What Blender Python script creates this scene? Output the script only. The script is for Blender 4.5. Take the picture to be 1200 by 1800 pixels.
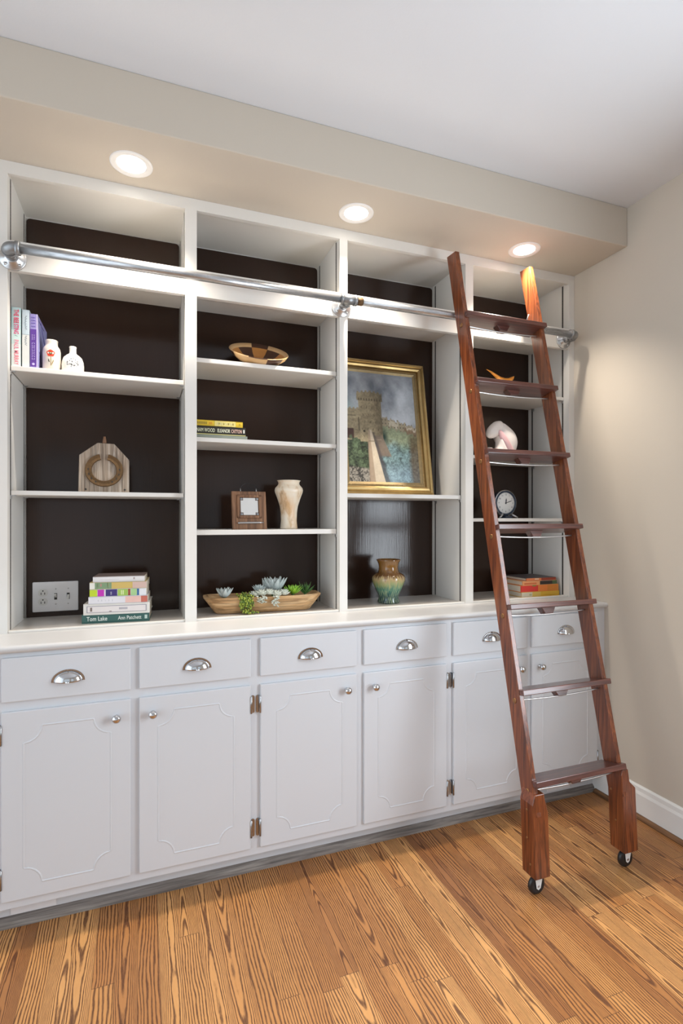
import bpy, bmesh, math, random
import numpy as np
from mathutils import Matrix, Vector, Euler

PI = math.pi
random.seed(7)
C = bpy.context.scene.collection
for o in list(bpy.data.objects):
    bpy.data.objects.remove(o)

# ------------------------------------------------------------------ camera
EYE = 1.34
YAW = 0.3589
cam_d = bpy.data.cameras.new('camera')
cam = bpy.data.objects.new('camera', cam_d)
C.objects.link(cam)
cam.location = (0, 0, EYE)
cam.rotation_euler = (PI / 2, 0, -YAW)
cam_d.sensor_fit = 'VERTICAL'
cam_d.sensor_width = 24
cam_d.sensor_height = 36
cam_d.lens = 933.13 * 36 / 1800
cam_d.shift_y = 11.7 / 1800
cam_d.clip_start = 0.05
bpy.context.scene.camera = cam

# ------------------------------------------------------------------ light
W = bpy.data.worlds.new('world')
bpy.context.scene.world = W
W.use_nodes = True
wb = W.node_tree.nodes['Background']
wb.inputs[0].default_value = (0.83, 0.92, 1.0, 1)
# overcast daylight, brighter on the left (-X) side of the house than behind the camera
wt = W.node_tree
_tc = wt.nodes.new('ShaderNodeTexCoord')
_sx = wt.nodes.new('ShaderNodeSeparateXYZ')
_mr = wt.nodes.new('ShaderNodeMapRange')
wt.links.new(_tc.outputs['Generated'], _sx.inputs[0])
wt.links.new(_sx.outputs[0], _mr.inputs[0])
for _i, _v in ((1, -0.9), (2, -0.3), (3, 2.75), (4, 0.9)):
    _mr.inputs[_i].default_value = _v
wt.links.new(_mr.outputs[0], wb.inputs[1])


def area(name, loc, rot, sx, sy, power, col):
    d = bpy.data.lights.new(name, 'AREA')
    d.shape = 'RECTANGLE'
    d.size, d.size_y = sx, sy
    d.energy = power
    d.color = col
    o = bpy.data.objects.new(name, d)
    C.objects.link(o)
    o.location = loc
    o.rotation_euler = rot
    return o


# daylight standing in the window of the right wall
WIN_Y0, WIN_Y1, WIN_Z0, WIN_Z1 = -0.30, 0.87, 0.62, 2.10
area('window_daylight', (2.19, (WIN_Y0 + WIN_Y1) / 2, (WIN_Z0 + WIN_Z1) / 2), (0, PI / 2, 0),
     WIN_Z1 - WIN_Z0, WIN_Y1 - WIN_Y0, 72, (0.84, 0.92, 1.0))
CANS = [(-0.036, 2.008), (0.823, 2.008), (1.670, 2.008)]
CAN_POWER = 76
CAN_COL = (1.0, 0.89, 0.76)

vs = bpy.context.scene.view_settings
vs.view_transform = 'Standard'
vs.look = 'None'
vs.gamma = 1
vs.use_curve_mapping = False
vs.exposure = -0.12

# ------------------------------------------------------------------ materials


def newmat(name):
    m = bpy.data.materials.new(name)
    m.use_nodes = True
    nt = m.node_tree
    return m, nt, nt.nodes['Principled BSDF']


def N(nt, typ, **kw):
    n = nt.nodes.new(typ)
    for k, v in kw.items():
        setattr(n, k, v)
    return n


def mth(nt, op, a, b=None, c=None):
    n = nt.nodes.new('ShaderNodeMath')
    n.operation = op
    for i, v in enumerate((a, b, c)):
        if v is None:
            continue
        if isinstance(v, (int, float)):
            n.inputs[i].default_value = v
        else:
            nt.links.new(v, n.inputs[i])
    return n.outputs[0]


def ramp(nt, fac, stops, interp='LINEAR'):
    r = nt.nodes.new('ShaderNodeValToRGB')
    r.color_ramp.interpolation = interp
    while len(r.color_ramp.elements) < len(stops):
        r.color_ramp.elements.new(0.5)
    for e, (p, c) in zip(r.color_ramp.elements, stops):
        e.position = p
        e.color = (*c, 1)
    nt.links.new(fac, r.inputs[0])
    return r.outputs[0]


def mixc(nt, fac, a, b, mode='MIX'):
    n = nt.nodes.new('ShaderNodeMix')
    n.data_type = 'RGBA'
    n.blend_type = mode
    for sock, v in ((n.inputs[0], fac), (n.inputs[6], a), (n.inputs[7], b)):
        if isinstance(v, (int, float)):
            sock.default_value = v
        elif isinstance(v, tuple):
            sock.default_value = (*v, 1)
        else:
            nt.links.new(v, sock)
    return n.outputs[2]


def coords(nt, scale=(1, 1, 1), rot=(0, 0, 0), loc=(0, 0, 0)):
    t = nt.nodes.new('ShaderNodeTexCoord')
    mp = nt.nodes.new('ShaderNodeMapping')
    mp.inputs['Scale'].default_value = scale
    mp.inputs['Rotation'].default_value = rot
    mp.inputs['Location'].default_value = loc
    nt.links.new(t.outputs['Object'], mp.inputs[0])
    return mp.outputs[0]


def noise(nt, vec, scale, detail=3, rough=0.5, dist=0.0):
    n = nt.nodes.new('ShaderNodeTexNoise')
    n.inputs['Scale'].default_value = scale
    n.inputs['Detail'].default_value = detail
    n.inputs['Roughness'].default_value = rough
    n.inputs['Distortion'].default_value = dist
    nt.links.new(vec, n.inputs['Vector'])
    return n.outputs['Fac']


def bump(nt, b, h, strength, dist=0.001):
    n = nt.nodes.new('ShaderNodeBump')
    n.inputs['Strength'].default_value = strength
    n.inputs['Distance'].default_value = dist
    nt.links.new(h, n.inputs['Height'])
    nt.links.new(n.outputs[0], b.inputs['Normal'])


def paint(name, col, rough=0.45, bs=0.15, scale=(60, 60, 60), var=0.03):
    m, nt, b = newmat(name)
    v = coords(nt, scale)
    f = noise(nt, v, 1.0, 3)
    c2 = tuple(x * (1 - var * 2) for x in col)
    nt.links.new(mixc(nt, noise(nt, coords(nt, (1.7, 1.7, 1.7)), 1.0, 2), col, c2), b.inputs['Base Color'])
    b.inputs['Roughness'].default_value = rough
    bump(nt, b, f, bs, 0.0006)
    return m


def plain(name, col, rough=0.5, metal=0.0, spec=0.5, var=0.06, sc=40):
    m, nt, b = newmat(name)
    f = noise(nt, coords(nt), sc, 3)
    nt.links.new(mixc(nt, f, tuple(min(1, x * (1 + var)) for x in col), tuple(x * (1 - var) for x in col)), b.inputs['Base Color'])
    b.inputs['Roughness'].default_value = rough
    b.inputs['Metallic'].default_value = metal
    b.inputs['Specular IOR Level'].default_value = spec
    return m


def attr_mat(name, rough=0.5, spec=0.5, coat=0.0):
    m, nt, b = newmat(name)
    a = nt.nodes.new('ShaderNodeAttribute')
    a.attribute_name = 'col'
    nt.links.new(a.outputs['Color'], b.inputs['Base Color'])
    b.inputs['Roughness'].default_value = rough
    b.inputs['Specular IOR Level'].default_value = spec
    b.inputs['Coat Weight'].default_value = coat
    return m


def wood(name, c1, c2, c3, axis='Z', rough=0.35, fine=260, coat=0.0, streak=14):
    """grain running along one object axis"""
    m, nt, b = newmat(name)
    lo = 4.0
    sc = {'X': (lo, fine, fine), 'Y': (fine, lo, fine), 'Z': (fine, fine, lo)}[axis]
    sc2 = {'X': (1.2, streak, streak), 'Y': (streak, 1.2, streak), 'Z': (streak, streak, 1.2)}[axis]
    f1 = noise(nt, coords(nt, sc), 1.0, 4, 0.6)
    f2 = noise(nt, coords(nt, sc2), 3.0, 4, 0.6, 1.2)
    base = ramp(nt, f2, [(0.3, c1), (0.5, c2), (0.72, c3)])
    pores = ramp(nt, f1, [(0.35, (0.45, 0.45, 0.45)), (0.55, (1, 1, 1))])
    nt.links.new(mixc(nt, 0.8, base, pores, 'MULTIPLY'), b.inputs['Base Color'])
    b.inputs['Roughness'].default_value = rough
    b.inputs['Coat Weight'].default_value = coat
    b.inputs['Coat Roughness'].default_value = 0.2
    bump(nt, b, f1, 0.2, 0.0005)
    return m


M = {}
M['cab'] = paint('cabinet_paint', (0.68, 0.705, 0.74), 0.38, 0.12, (45, 45, 12))
M['case'] = paint('bookcase_paint', (0.775, 0.755, 0.715), 0.42, 0.15, (45, 45, 12))
M['counter'] = paint('counter_paint', (0.61, 0.61, 0.61), 0.30, 0.08)
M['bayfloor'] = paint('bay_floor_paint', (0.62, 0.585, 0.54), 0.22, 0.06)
M['wall'] = paint('wall_paint', (0.56, 0.505, 0.43), 0.75, 0.3, (160, 160, 160), 0.02)
M['ceil'] = paint('ceiling_paint', (0.72, 0.745, 0.785), 0.85, 0.3, (160, 160, 160), 0.01)
M['white'] = paint('trim_white', (0.80, 0.80, 0.78), 0.4)
M['plate'] = plain('plate_plastic', (0.82, 0.82, 0.84), 0.3, var=0.01)
M['plate2'] = plain('outlet_plastic', (0.74, 0.74, 0.72), 0.35, var=0.01)
M['slot'] = plain('slot_dark', (0.03, 0.028, 0.025), 0.6)
M['chrome'] = plain('chrome', (0.62, 0.63, 0.65), 0.12, 1.0, var=0.02)
M['zinc'] = plain('zinc_plate', (0.60, 0.61, 0.62), 0.30, 0.9, var=0.1)
M['hinge'] = plain('hinge_metal', (0.42, 0.42, 0.43), 0.22, 1.0)
M['black'] = plain('black_rubber', (0.012, 0.012, 0.013), 0.35)
M['steel'] = plain('grey_steel', (0.55, 0.55, 0.56), 0.32, 1.0)
M['std'] = plain('standard_metal', (0.07, 0.062, 0.055), 0.6, 0.2)
M['pages'] = plain('book_pages', (0.72, 0.64, 0.52), 0.9, sc=300, var=0.15)

# galvanised pipe
m, nt, b = newmat('galvanised_pipe')
f = noise(nt, coords(nt, (12, 60, 60)), 1.0, 5, 0.65)
nt.links.new(ramp(nt, f, [(0.25, (0.25, 0.26, 0.27)), (0.5, (0.50, 0.51, 0.53)), (0.75, (0.72, 0.73, 0.75))]), b.inputs['Base Color'])
b.inputs['Metallic'].default_value = 0.85
nt.links.new(ramp(nt, f, [(0.3, (0.42,) * 3), (0.7, (0.24,) * 3)]), b.inputs['Roughness'])
bump(nt, b, f, 0.25, 0.0006)
M['galv'] = m
M['galv_dark'] = plain('dark_iron_fitting', (0.30, 0.31, 0.32), 0.42, 0.8, var=0.25, sc=90)

# glossy dark brown back panel with brush marks
m, nt, b = newmat('brown_panel')
f1 = noise(nt, coords(nt, (170, 1, 5)), 1.0, 4, 0.6)
f2 = noise(nt, coords(nt, (3, 3, 1.4)), 1.5, 3)
nt.links.new(mixc(nt, f2, (0.027, 0.0135, 0.009), (0.036, 0.020, 0.014)), b.inputs['Base Color'])
b.inputs['Roughness'].default_value = 0.14
b.inputs['Specular IOR Level'].default_value = 0.34
bump(nt, b, f1, 0.30, 0.0009)
M['back'] = m

RED = ((0.060, 0.012, 0.004), (0.185, 0.045, 0.013), (0.31, 0.088, 0.024))
RED2 = ((0.050, 0.015, 0.012), (0.105, 0.032, 0.023), (0.165, 0.054, 0.036))
M['ladz'] = wood('ladder_wood_upright', *RED, axis='Z', rough=0.30, coat=0.4, streak=24)
M['ladx'] = wood('ladder_wood_step', *RED2, axis='X', rough=0.30, coat=0.6, streak=24)
M['plug'] = plain('brass_bolt', (0.30, 0.15, 0.06), 0.35, 0.7)
M['rod'] = plain('steel_rod', (0.72, 0.72, 0.72), 0.3, 0.9)

M['old'] = wood('weathered_grey_wood', (0.16, 0.11, 0.075), (0.36, 0.28, 0.21), (0.58, 0.50, 0.42), axis='Z', rough=0.85, fine=160, streak=30)
M['rust'] = plain('rusty_iron', (0.15, 0.085, 0.035), 0.75, 0.4, var=0.5, sc=120)
M['kick'] = wood('worn_kick_wood', (0.15, 0.13, 0.12), (0.23, 0.20, 0.18), (0.33, 0.30, 0.27), axis='X', rough=0.7, fine=160)
M['shoe'] = wood('stained_shoe_moulding', (0.10, 0.045, 0.018), (0.20, 0.095, 0.04), (0.30, 0.15, 0.06), axis='Y', rough=0.4)
M['trough'] = wood('pale_dough_bowl_wood', (0.38, 0.20, 0.08), (0.62, 0.39, 0.19), (0.74, 0.52, 0.30), axis='X', rough=0.6, fine=110, streak=10)
M['framew'] = wood('brown_frame_wood', (0.11, 0.048, 0.022), (0.24, 0.115, 0.055), (0.35, 0.18, 0.09), axis='Z', rough=0.5, fine=180)
M['gold'] = plain('antique_gold', (0.40, 0.275, 0.115), 0.28, 0.9, var=0.25, sc=30)
M['gold_dark'] = plain('dull_gold_slip', (0.27, 0.20, 0.10), 0.45, 0.7, var=0.25, sc=60)
M['orange'] = plain('orange_wood', (0.80, 0.30, 0.035), 0.4)
M['navy'] = plain('navy_enamel', (0.014, 0.028, 0.055), 0.25)


# oak strip floor, boards running along Y
def floor_mat():
    m, nt, b = newmat('oak_strip_floor')
    t = nt.nodes.new('ShaderNodeTexCoord')
    s = nt.nodes.new('ShaderNodeSeparateXYZ')
    nt.links.new(t.outputs['Object'], s.inputs[0])
    X, Y = s.outputs[0], s.outputs[1]
    w = 0.0615
    xs = mth(nt, 'DIVIDE', mth(nt, 'ADD', X, 0.013), w)
    i = mth(nt, 'FLOOR', xs)
    u = mth(nt, 'SUBTRACT', mth(nt, 'FRACT', xs), 0.5)
    wn = nt.nodes.new('ShaderNodeTexWhiteNoise')
    wn.noise_dimensions = '1D'
    nt.links.new(i, wn.inputs['W'])
    L = 1.15
    ys = mth(nt, 'ADD', mth(nt, 'DIVIDE', Y, L), mth(nt, 'MULTIPLY', wn.outputs['Value'], 7.3))
    j = mth(nt, 'FLOOR', ys)
    vv = mth(nt, 'SUBTRACT', mth(nt, 'FRACT', ys), 0.5)
    cx = nt.nodes.new('ShaderNodeCombineXYZ')
    nt.links.new(i, cx.inputs[0])
    nt.links.new(j, cx.inputs[1])
    wn2 = nt.nodes.new('ShaderNodeTexWhiteNoise')
    wn2.noise_dimensions = '2D'
    nt.links.new(cx.outputs[0], wn2.inputs['Vector'])
    rs = nt.nodes.new('ShaderNodeSeparateColor')
    nt.links.new(wn2.outputs['Color'], rs.inputs[0])
    r1, r2, r3 = rs.outputs[0], rs.outputs[1], rs.outputs[2]
    rid = wn2.outputs['Value']
    # per-board warped coordinates
    cv = nt.nodes.new('ShaderNodeCombineXYZ')
    nt.links.new(mth(nt, 'MULTIPLY', u, 0.9), cv.inputs[0])
    nt.links.new(mth(nt, 'ADD', mth(nt, 'MULTIPLY', Y, 3.2), mth(nt, 'MULTIPLY', rid, 57.0)), cv.inputs[1])
    nt.links.new(mth(nt, 'MULTIPLY', rid, 31.0), cv.inputs[2])
    n1 = noise(nt, cv.outputs[0], 1.0, 2, 0.5)
    cv2 = nt.nodes.new('ShaderNodeCombineXYZ')
    nt.links.new(mth(nt, 'MULTIPLY', u, 7.0), cv2.inputs[0])
    nt.links.new(mth(nt, 'ADD', mth(nt, 'MULTIPLY', Y, 26.0), mth(nt, 'MULTIPLY', rid, 91.0)), cv2.inputs[1])
    n2 = noise(nt, cv2.outputs[0], 1.5, 3, 0.6)
    uc = mth(nt, 'SUBTRACT', u, mth(nt, 'MULTIPLY', mth(nt, 'SUBTRACT', r3, 0.5), 0.5))
    cath = mth(nt, 'GREATER_THAN', r1, 0.45)
    B = mth(nt, 'MULTIPLY', cath, mth(nt, 'ADD', 12.0, mth(nt, 'MULTIPLY', r2, 16.0)))
    K = mth(nt, 'MULTIPLY', mth(nt, 'SUBTRACT', 1.0, cath), mth(nt, 'ADD', 5.0, mth(nt, 'MULTIPLY', r2, 5.0)))
    A = mth(nt, 'MULTIPLY', mth(nt, 'SUBTRACT', r2, 0.5), mth(nt, 'ADD', 2.0, mth(nt, 'MULTIPLY', cath, 16.0)))
    ph = mth(nt, 'MULTIPLY', mth(nt, 'MULTIPLY', uc, uc), B)
    ph = mth(nt, 'ADD', ph, mth(nt, 'MULTIPLY', uc, K))
    ph = mth(nt, 'ADD', ph, mth(nt, 'MULTIPLY', Y, A))
    ph = mth(nt, 'ADD', ph, mth(nt, 'MULTIPLY', n1, 4.0))
    ph = mth(nt, 'ADD', ph, mth(nt, 'MULTIPLY', n2, 0.30))
    sn = mth(nt, 'ADD', mth(nt, 'MULTIPLY', mth(nt, 'SINE', mth(nt, 'MULTIPLY', ph, 2 * PI)), 0.5), 0.5)
    line = ramp(nt, sn, [(0.38, (0, 0, 0)), (0.68, (0.5,) * 3), (0.92, (1, 1, 1))])
    # broken pores along the grain
    cv3 = nt.nodes.new('ShaderNodeCombineXYZ')
    nt.links.new(mth(nt, 'MULTIPLY', X, 560.0), cv3.inputs[0])
    nt.links.new(mth(nt, 'ADD', mth(nt, 'MULTIPLY', Y, 22.0), mth(nt, 'MULTIPLY', rid, 40.0)), cv3.inputs[1])
    n3 = noise(nt, cv3.outputs[0], 1.0, 3, 0.7)
    pore = ramp(nt, n3, [(0.42, (0, 0, 0)), (0.66, (1, 1, 1))])
    dark = mth(nt, 'MULTIPLY', line, mth(nt, 'ADD', 0.72, mth(nt, 'MULTIPLY', pore, 0.6)))
    dark = mth(nt, 'ADD', dark, mth(nt, 'MULTIPLY', pore, 0.16))
    dark = mth(nt, 'MINIMUM', dark, 1.0)
    base = ramp(nt, rid, [(0.0, (0.46, 0.195, 0.058)), (0.35, (0.64, 0.31, 0.10)), (0.62, (0.76, 0.40, 0.145)),
                          (0.85, (0.58, 0.26, 0.08)), (1.0, (0.29, 0.11, 0.036))])
    base = mixc(nt, mth(nt, 'MULTIPLY', n1, 0.6), base, (0.44, 0.21, 0.075))
    col = mixc(nt, mth(nt, 'MULTIPLY', dark, 0.93), base, (0.085, 0.026, 0.009))
    gx = mth(nt, 'GREATER_THAN', mth(nt, 'ABSOLUTE', u), 0.488)
    gy = mth(nt, 'GREATER_THAN', mth(nt, 'ABSOLUTE', vv), 0.4988)
    gap = mth(nt, 'MAXIMUM', gx, gy)
    col = mixc(nt, mth(nt, 'MULTIPLY', gap, 0.5), col, (0.06, 0.022, 0.010))
    nt.links.new(col, b.inputs['Base Color'])
    nt.links.new(mth(nt, 'ADD', 0.30, mth(nt, 'MULTIPLY', dark, 0.2)), b.inputs['Roughness'])
    b.inputs['Specular IOR Level'].default_value = 0.45
    bump(nt, b, mth(nt, 'SUBTRACT', 1.0, mth(nt, 'MAXIMUM', dark, gap)), 0.25, 0.0006)
    return m


M['floor'] = floor_mat()

# ------------------------------------------------------------------ helpers
MATX = {}          # object -> intended world matrix


def wm(o):
    return MATX.get(o.name, Matrix.Identity(4)) if o else Matrix.Identity(4)


def tag(o, label=None, cat=None, group=None, kind=None):
    for k, v in (('label', label), ('category', cat), ('group', group), ('kind', kind)):
        if v:
            o[k] = v
    return o


def thing(name, label, cat, base=(0, 0, 0), rot=(0, 0, 0), group=None):
    o = bpy.data.objects.new(name, None)
    o.empty_display_size = 0.05
    C.objects.link(o)
    o.location = base
    o.rotation_euler = rot
    MATX[o.name] = Matrix.Translation(base) @ Euler(rot).to_matrix().to_4x4()
    return tag(o, label, cat, group)


class MB:
    def __init__(s):
        s.v, s.f, s.mi = [], [], []
        s.smooth = []

    def add(s, vs, fs, mi=0, smooth=False):
        n = len(s.v)
        s.v += [tuple(v) for v in vs]
        s.f += [tuple(n + i for i in f) for f in fs]
        s.mi += [mi] * len(fs)
        s.smooth += [smooth] * len(fs)
        return s

    def box(s, x0, x1, y0, y1, z0, z1, mi=0, mat=None):
        vs = [(x, y, z) for z in (z0, z1) for y in (y0, y1) for x in (x0, x1)]
        if mat is not None:
            vs = [mat @ Vector(v) for v in vs]
        return s.add(vs, [(0, 2, 3, 1), (4, 5, 7, 6), (0, 1, 5, 4), (2, 6, 7, 3), (0, 4, 6, 2), (1, 3, 7, 5)], mi)

    def prism(s, pts, a0, a1, axis='Y', mi=0, mat=None, smooth=False):
        """2-D outline extruded along an axis. pts in the remaining two axes order (X,Z)/(Y,Z)/(X,Y)"""
        def mk(p, a):
            if axis == 'Y':
                return (p[0], a, p[1])
            if axis == 'X':
                return (a, p[0], p[1])
            return (p[0], p[1], a)
        vs = [mk(p, a0) for p in pts] + [mk(p, a1) for p in pts]
        if mat is not None:
            vs = [mat @ Vector(v) for v in vs]
        n = len(pts)
        s.add(vs, [tuple(range(n)), tuple(range(2 * n - 1, n - 1, -1))], mi)
        m0 = len(s.v) - 2 * n
        for i in range(n):
            j = (i + 1) % n
            s.f.append((m0 + i, m0 + n + i, m0 + n + j, m0 + j))
            s.mi.append(mi)
            s.smooth.append(smooth)
        return s

    def lathe(s, prof, mat=Matrix.Identity(4), n=40, mi=0, cap=True, mifn=None):
        """prof = [(r,z)...] revolved round local Z"""
        vs, fs, ms = [], [], []
        for r, z in prof:
            for k in range(n):
                a = 2 * PI * k / n
                vs.append(mat @ Vector((r * math.cos(a), r * math.sin(a), z)))
        for i in range(len(prof) - 1):
            for k in range(n):
                k2 = (k + 1) % n
                fs.append((i * n + k, i * n + k2, (i + 1) * n + k2, (i + 1) * n + k))
                ms.append(mifn(i, k) if mifn else mi)
        s.add(vs, fs, mi, True)
        s.mi[-len(fs):] = ms
        if cap:
            b0 = len(s.v) - len(vs)
            s.f.append(tuple(b0 + k for k in range(n))[::-1])
            s.f.append(tuple(b0 + (len(prof) - 1) * n + k for k in range(n)))
            s.mi += [mi, mi]
            s.smooth += [False, False]
        return s

    def tube(s, pts, r, n=12, mi=0, closed=False, cap=True):
        pts = [Vector(p) for p in pts]
        rad = r if isinstance(r, (list, tuple)) else [r] * len(pts)
        vs, fs = [], []
        up = None
        m = len(pts)
        for i, p in enumerate(pts):
            if closed:
                t = (pts[(i + 1) % m] - pts[i - 1]).normalized()
            else:
                t = (pts[min(i + 1, m - 1)] - pts[max(i - 1, 0)]).normalized()
            if up is None:
                up = Vector((0, 0, 1)) if abs(t.z) < 0.9 else Vector((1, 0, 0))
            sd = t.cross(up).normalized()
            up = sd.cross(t).normalized()
            for k in range(n):
                a = 2 * PI * k / n
                vs.append(p + (sd * math.cos(a) + up * math.sin(a)) * rad[i])
        rg = m if closed else m - 1
        for i in range(rg):
            i2 = (i + 1) % m
            for k in range(n):
                k2 = (k + 1) % n
                fs.append((i * n + k, i2 * n + k, i2 * n + k2, i * n + k2))
        s.add(vs, fs, mi, True)
        if cap and not closed:
            b0 = len(s.v) - len(vs)
            s.f.append(tuple(b0 + k for k in range(n)))
            s.f.append(tuple(b0 + (m - 1) * n + k for k in range(n))[::-1])
            s.mi += [mi, mi]
            s.smooth += [False, False]
        return s

    def ball(s, c, rx, ry, rz, n=12, mi=0, rot=None):
        vs, fs = [], []
        h = n // 2
        for i in range(h + 1):
            th = PI * i / h
            for k in range(n):
                a = 2 * PI * k / n
                v = Vector((rx * math.sin(th) * math.cos(a), ry * math.sin(th) * math.sin(a), rz * math.cos(th)))
                if rot is not None:
                    v = rot @ v
                vs.append(Vector(c) + v)
        for i in range(h):
            for k in range(n):
                k2 = (k + 1) % n
                fs.append((i * n + k, (i + 1) * n + k, (i + 1) * n + k2, i * n + k2))
        return s.add(vs, fs, mi, True)

    def build(s, name, mats, parent=None, world=True, bevel=0.0, label=None, kind=None, seg=2, weld=False):
        me = bpy.data.meshes.new(name)
        vs = s.v
        if parent and world:
            inv = wm(parent).inverted()
            vs = [tuple(inv @ Vector(v)) for v in vs]
        me.from_pydata([tuple(v) for v in vs], [], s.f)
        if not isinstance(mats, (list, tuple)):
            mats = [mats]
        for m in mats:
            me.materials.append(m)
        me.polygons.foreach_set('material_index', s.mi)
        me.polygons.foreach_set('use_smooth', s.smooth)
        me.update()
        bm = bmesh.new()
        bm.from_mesh(me)
        if weld:
            bmesh.ops.remove_doubles(bm, verts=bm.verts, dist=1e-5)
        bmesh.ops.recalc_face_normals(bm, faces=bm.faces)
        bm.to_mesh(me)
        bm.free()
        o = bpy.data.objects.new(name, me)
        C.objects.link(o)
        if parent:
            o.parent = parent
            MATX[o.name] = wm(parent).copy()
        if bevel:
            bv = o.modifiers.new('bevel', 'BEVEL')
            bv.width = bevel
            bv.segments = seg
            bv.limit_method = 'ANGLE'
            bv.angle_limit = 0.6
            bv.harden_normals = False
        tag(o, label, None, None, kind)
        return o


def struct(name, mb, m, **kw):
    o = mb.build(name, m, **kw)
    o['kind'] = 'structure'
    return o


def box(name, x0, x1, y0, y1, z0, z1, m, parent=None, **kw):
    return MB().box(x0, x1, y0, y1, z0, z1).build(name, m, parent, **kw)


def text(name, body, size, m, parent, mat, sx=1.0, align='LEFT', ext=0.0003, bold=0.0):
    """lettering as a thin mesh; mat is a world matrix whose XY plane is the text plane"""
    cu = bpy.data.curves.new(name, 'FONT')
    cu.body = body
    cu.size = size
    cu.align_x = align
    cu.align_y = 'CENTER'
    cu.extrude = ext
    cu.offset = bold
    cu.resolution_u = 3
    tmp = bpy.data.objects.new('tmp', cu)
    C.objects.link(tmp)
    dg = bpy.context.evaluated_depsgraph_get()
    me = bpy.data.meshes.new_from_object(tmp.evaluated_get(dg))
    bpy.data.objects.remove(tmp)
    me.name = name
    me.materials.clear()
    me.materials.append(m)
    if sx < 0.4:       # a width in metres: fit the line to it
        xs_ = [v.co.x for v in me.vertices]
        sx = sx / (max(xs_) - min(xs_))
    me.transform(wm(parent).inverted() @ mat @ Matrix.Diagonal((sx, 1, 1, 1)))
    o = bpy.data.objects.new(name, me)
    C.objects.link(o)
    o.parent = parent
    MATX[o.name] = wm(parent).copy()
    return o


def front(x, y, z, rz=0.0, roll=0.0, tilt=0.0):
    """matrix of a plane facing -Y (text reads along +X, up is +Z)"""
    return Matrix.Translation((x, y, z)) @ Matrix.Rotation(rz, 4, 'Z') @ Matrix.Rotation(tilt, 4, 'X') @ Matrix.Rotation(PI / 2, 4, 'X') @ Matrix.Rotation(roll, 4, 'Z')


# ------------------------------------------------------------------ the room
XR = 2.096
XL = -2.7
YB = -3.2
YW = 2.48
ZC = 2.774
ZS = 2.5956
YS = 1.831
YF = 2.153      # face frame of the bookcase
struct('floor', MB().box(XL, XR + 0.15, YB, YW + 0.1, -0.05, 0), M['floor'])
struct('ceiling', MB().box(XL, XR + 0.15, YB, YW + 0.1, ZC, ZC + 0.05), M['ceil'])
struct('wall_back', MB().box(XL, XR + 0.12, YW, YW + 0.1, 0, ZC), M['wall'])
# right wall with the window opening
w = MB()
w.box(XR, XR + 0.12, WIN_Y1, YW, 0, ZC)
w.box(XR, XR + 0.12, YB, WIN_Y0, 0, ZC)
w.box(XR, XR + 0.12, WIN_Y0, WIN_Y1, 0, WIN_Z0)
w.box(XR, XR + 0.12, WIN_Y0, WIN_Y1, WIN_Z1, ZC)
struct('wall_right', w, M['wall'])
# dropped soffit over the built-in
struct('trim_1', MB().box(XL, XR, YS, YW, ZS, ZC), M['wall'], bevel=0.004)
# far wall of the room behind the camera with two wide openings
w = MB()
for a, c in ((0.05, 0.68), (2.0, XR + 0.12), (-2.7, -2.2)):
    w.box(a, c, YB - 0.12, YB, 0, ZC)
for a, c in ((-2.2, 0.05), (0.68, 2.0)):
    w.box(a, c, YB - 0.12, YB, 2.25, ZC)
    w.box(a, c, YB - 0.12, YB, 0, 0.35)
struct('wall_far', w, M['wall'])
# double-hung window: casing, sashes, sill
w = MB()
for a, b_ in ((WIN_Y0 - 0.08, WIN_Y0), (WIN_Y1, WIN_Y1 + 0.08)):
    w.box(XR - 0.02, XR, a, b_, WIN_Z0 - 0.02, WIN_Z1 + 0.08)
w.box(XR - 0.02, XR, WIN_Y0, WIN_Y1, WIN_Z1, WIN_Z1 + 0.08)
w.box(XR - 0.05, XR + 0.02, WIN_Y0 - 0.1, WIN_Y1 + 0.1, WIN_Z0 - 0.045, WIN_Z0 - 0.02)
w.box(XR + 0.04, XR + 0.08, WIN_Y0, WIN_Y1, 1.26, 1.31)
for z in (WIN_Z0, WIN_Z1 - 0.045):
    w.box(XR + 0.04, XR + 0.08, WIN_Y0, WIN_Y1, z, z + 0.045)
for y in (WIN_Y0, WIN_Y1 - 0.045):
    w.box(XR + 0.04, XR + 0.08, y, y + 0.045, WIN_Z0, WIN_Z1)
struct('window_1', w, M['white'])
# baseboard and shoe moulding on the right wall
pr = [(XR, 0.0), (XR - 0.015, 0.0), (XR - 0.015, 0.105), (XR - 0.011, 0.118), (XR - 0.010, 0.135), (XR - 0.004, 0.142), (XR, 0.142)]
struct('baseboard_right', MB().prism(pr, YB, 2.02, 'Y'), M['white'])
qr = [(XR - 0.015, 0.0)] + [(XR - 0.015 - 0.017 * math.cos(a), 0.019 * math.sin(a)) for a in [k * PI / 12 for k in range(7)]]
struct('trim_2', MB().prism(qr, YB, 2.0, 'Y'), M['shoe'])
# worn toe moulding at the foot of the cabinets
qk = [(2.026, 0.0)] + [(2.026 - 0.022 * math.cos(a), 0.034 * math.sin(a)) for a in [k * PI / 12 for k in range(7)]]
struct('trim_3', MB().prism(qk, -0.62, XR - 0.016, 'X'), M['kick'])

# ------------------------------------------------------------------ base cabinets
YD = 1.950       # door faces
YFR = 1.962      # frame face
ZCT = 0.936      # countertop top
GROUND = 0.0


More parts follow.
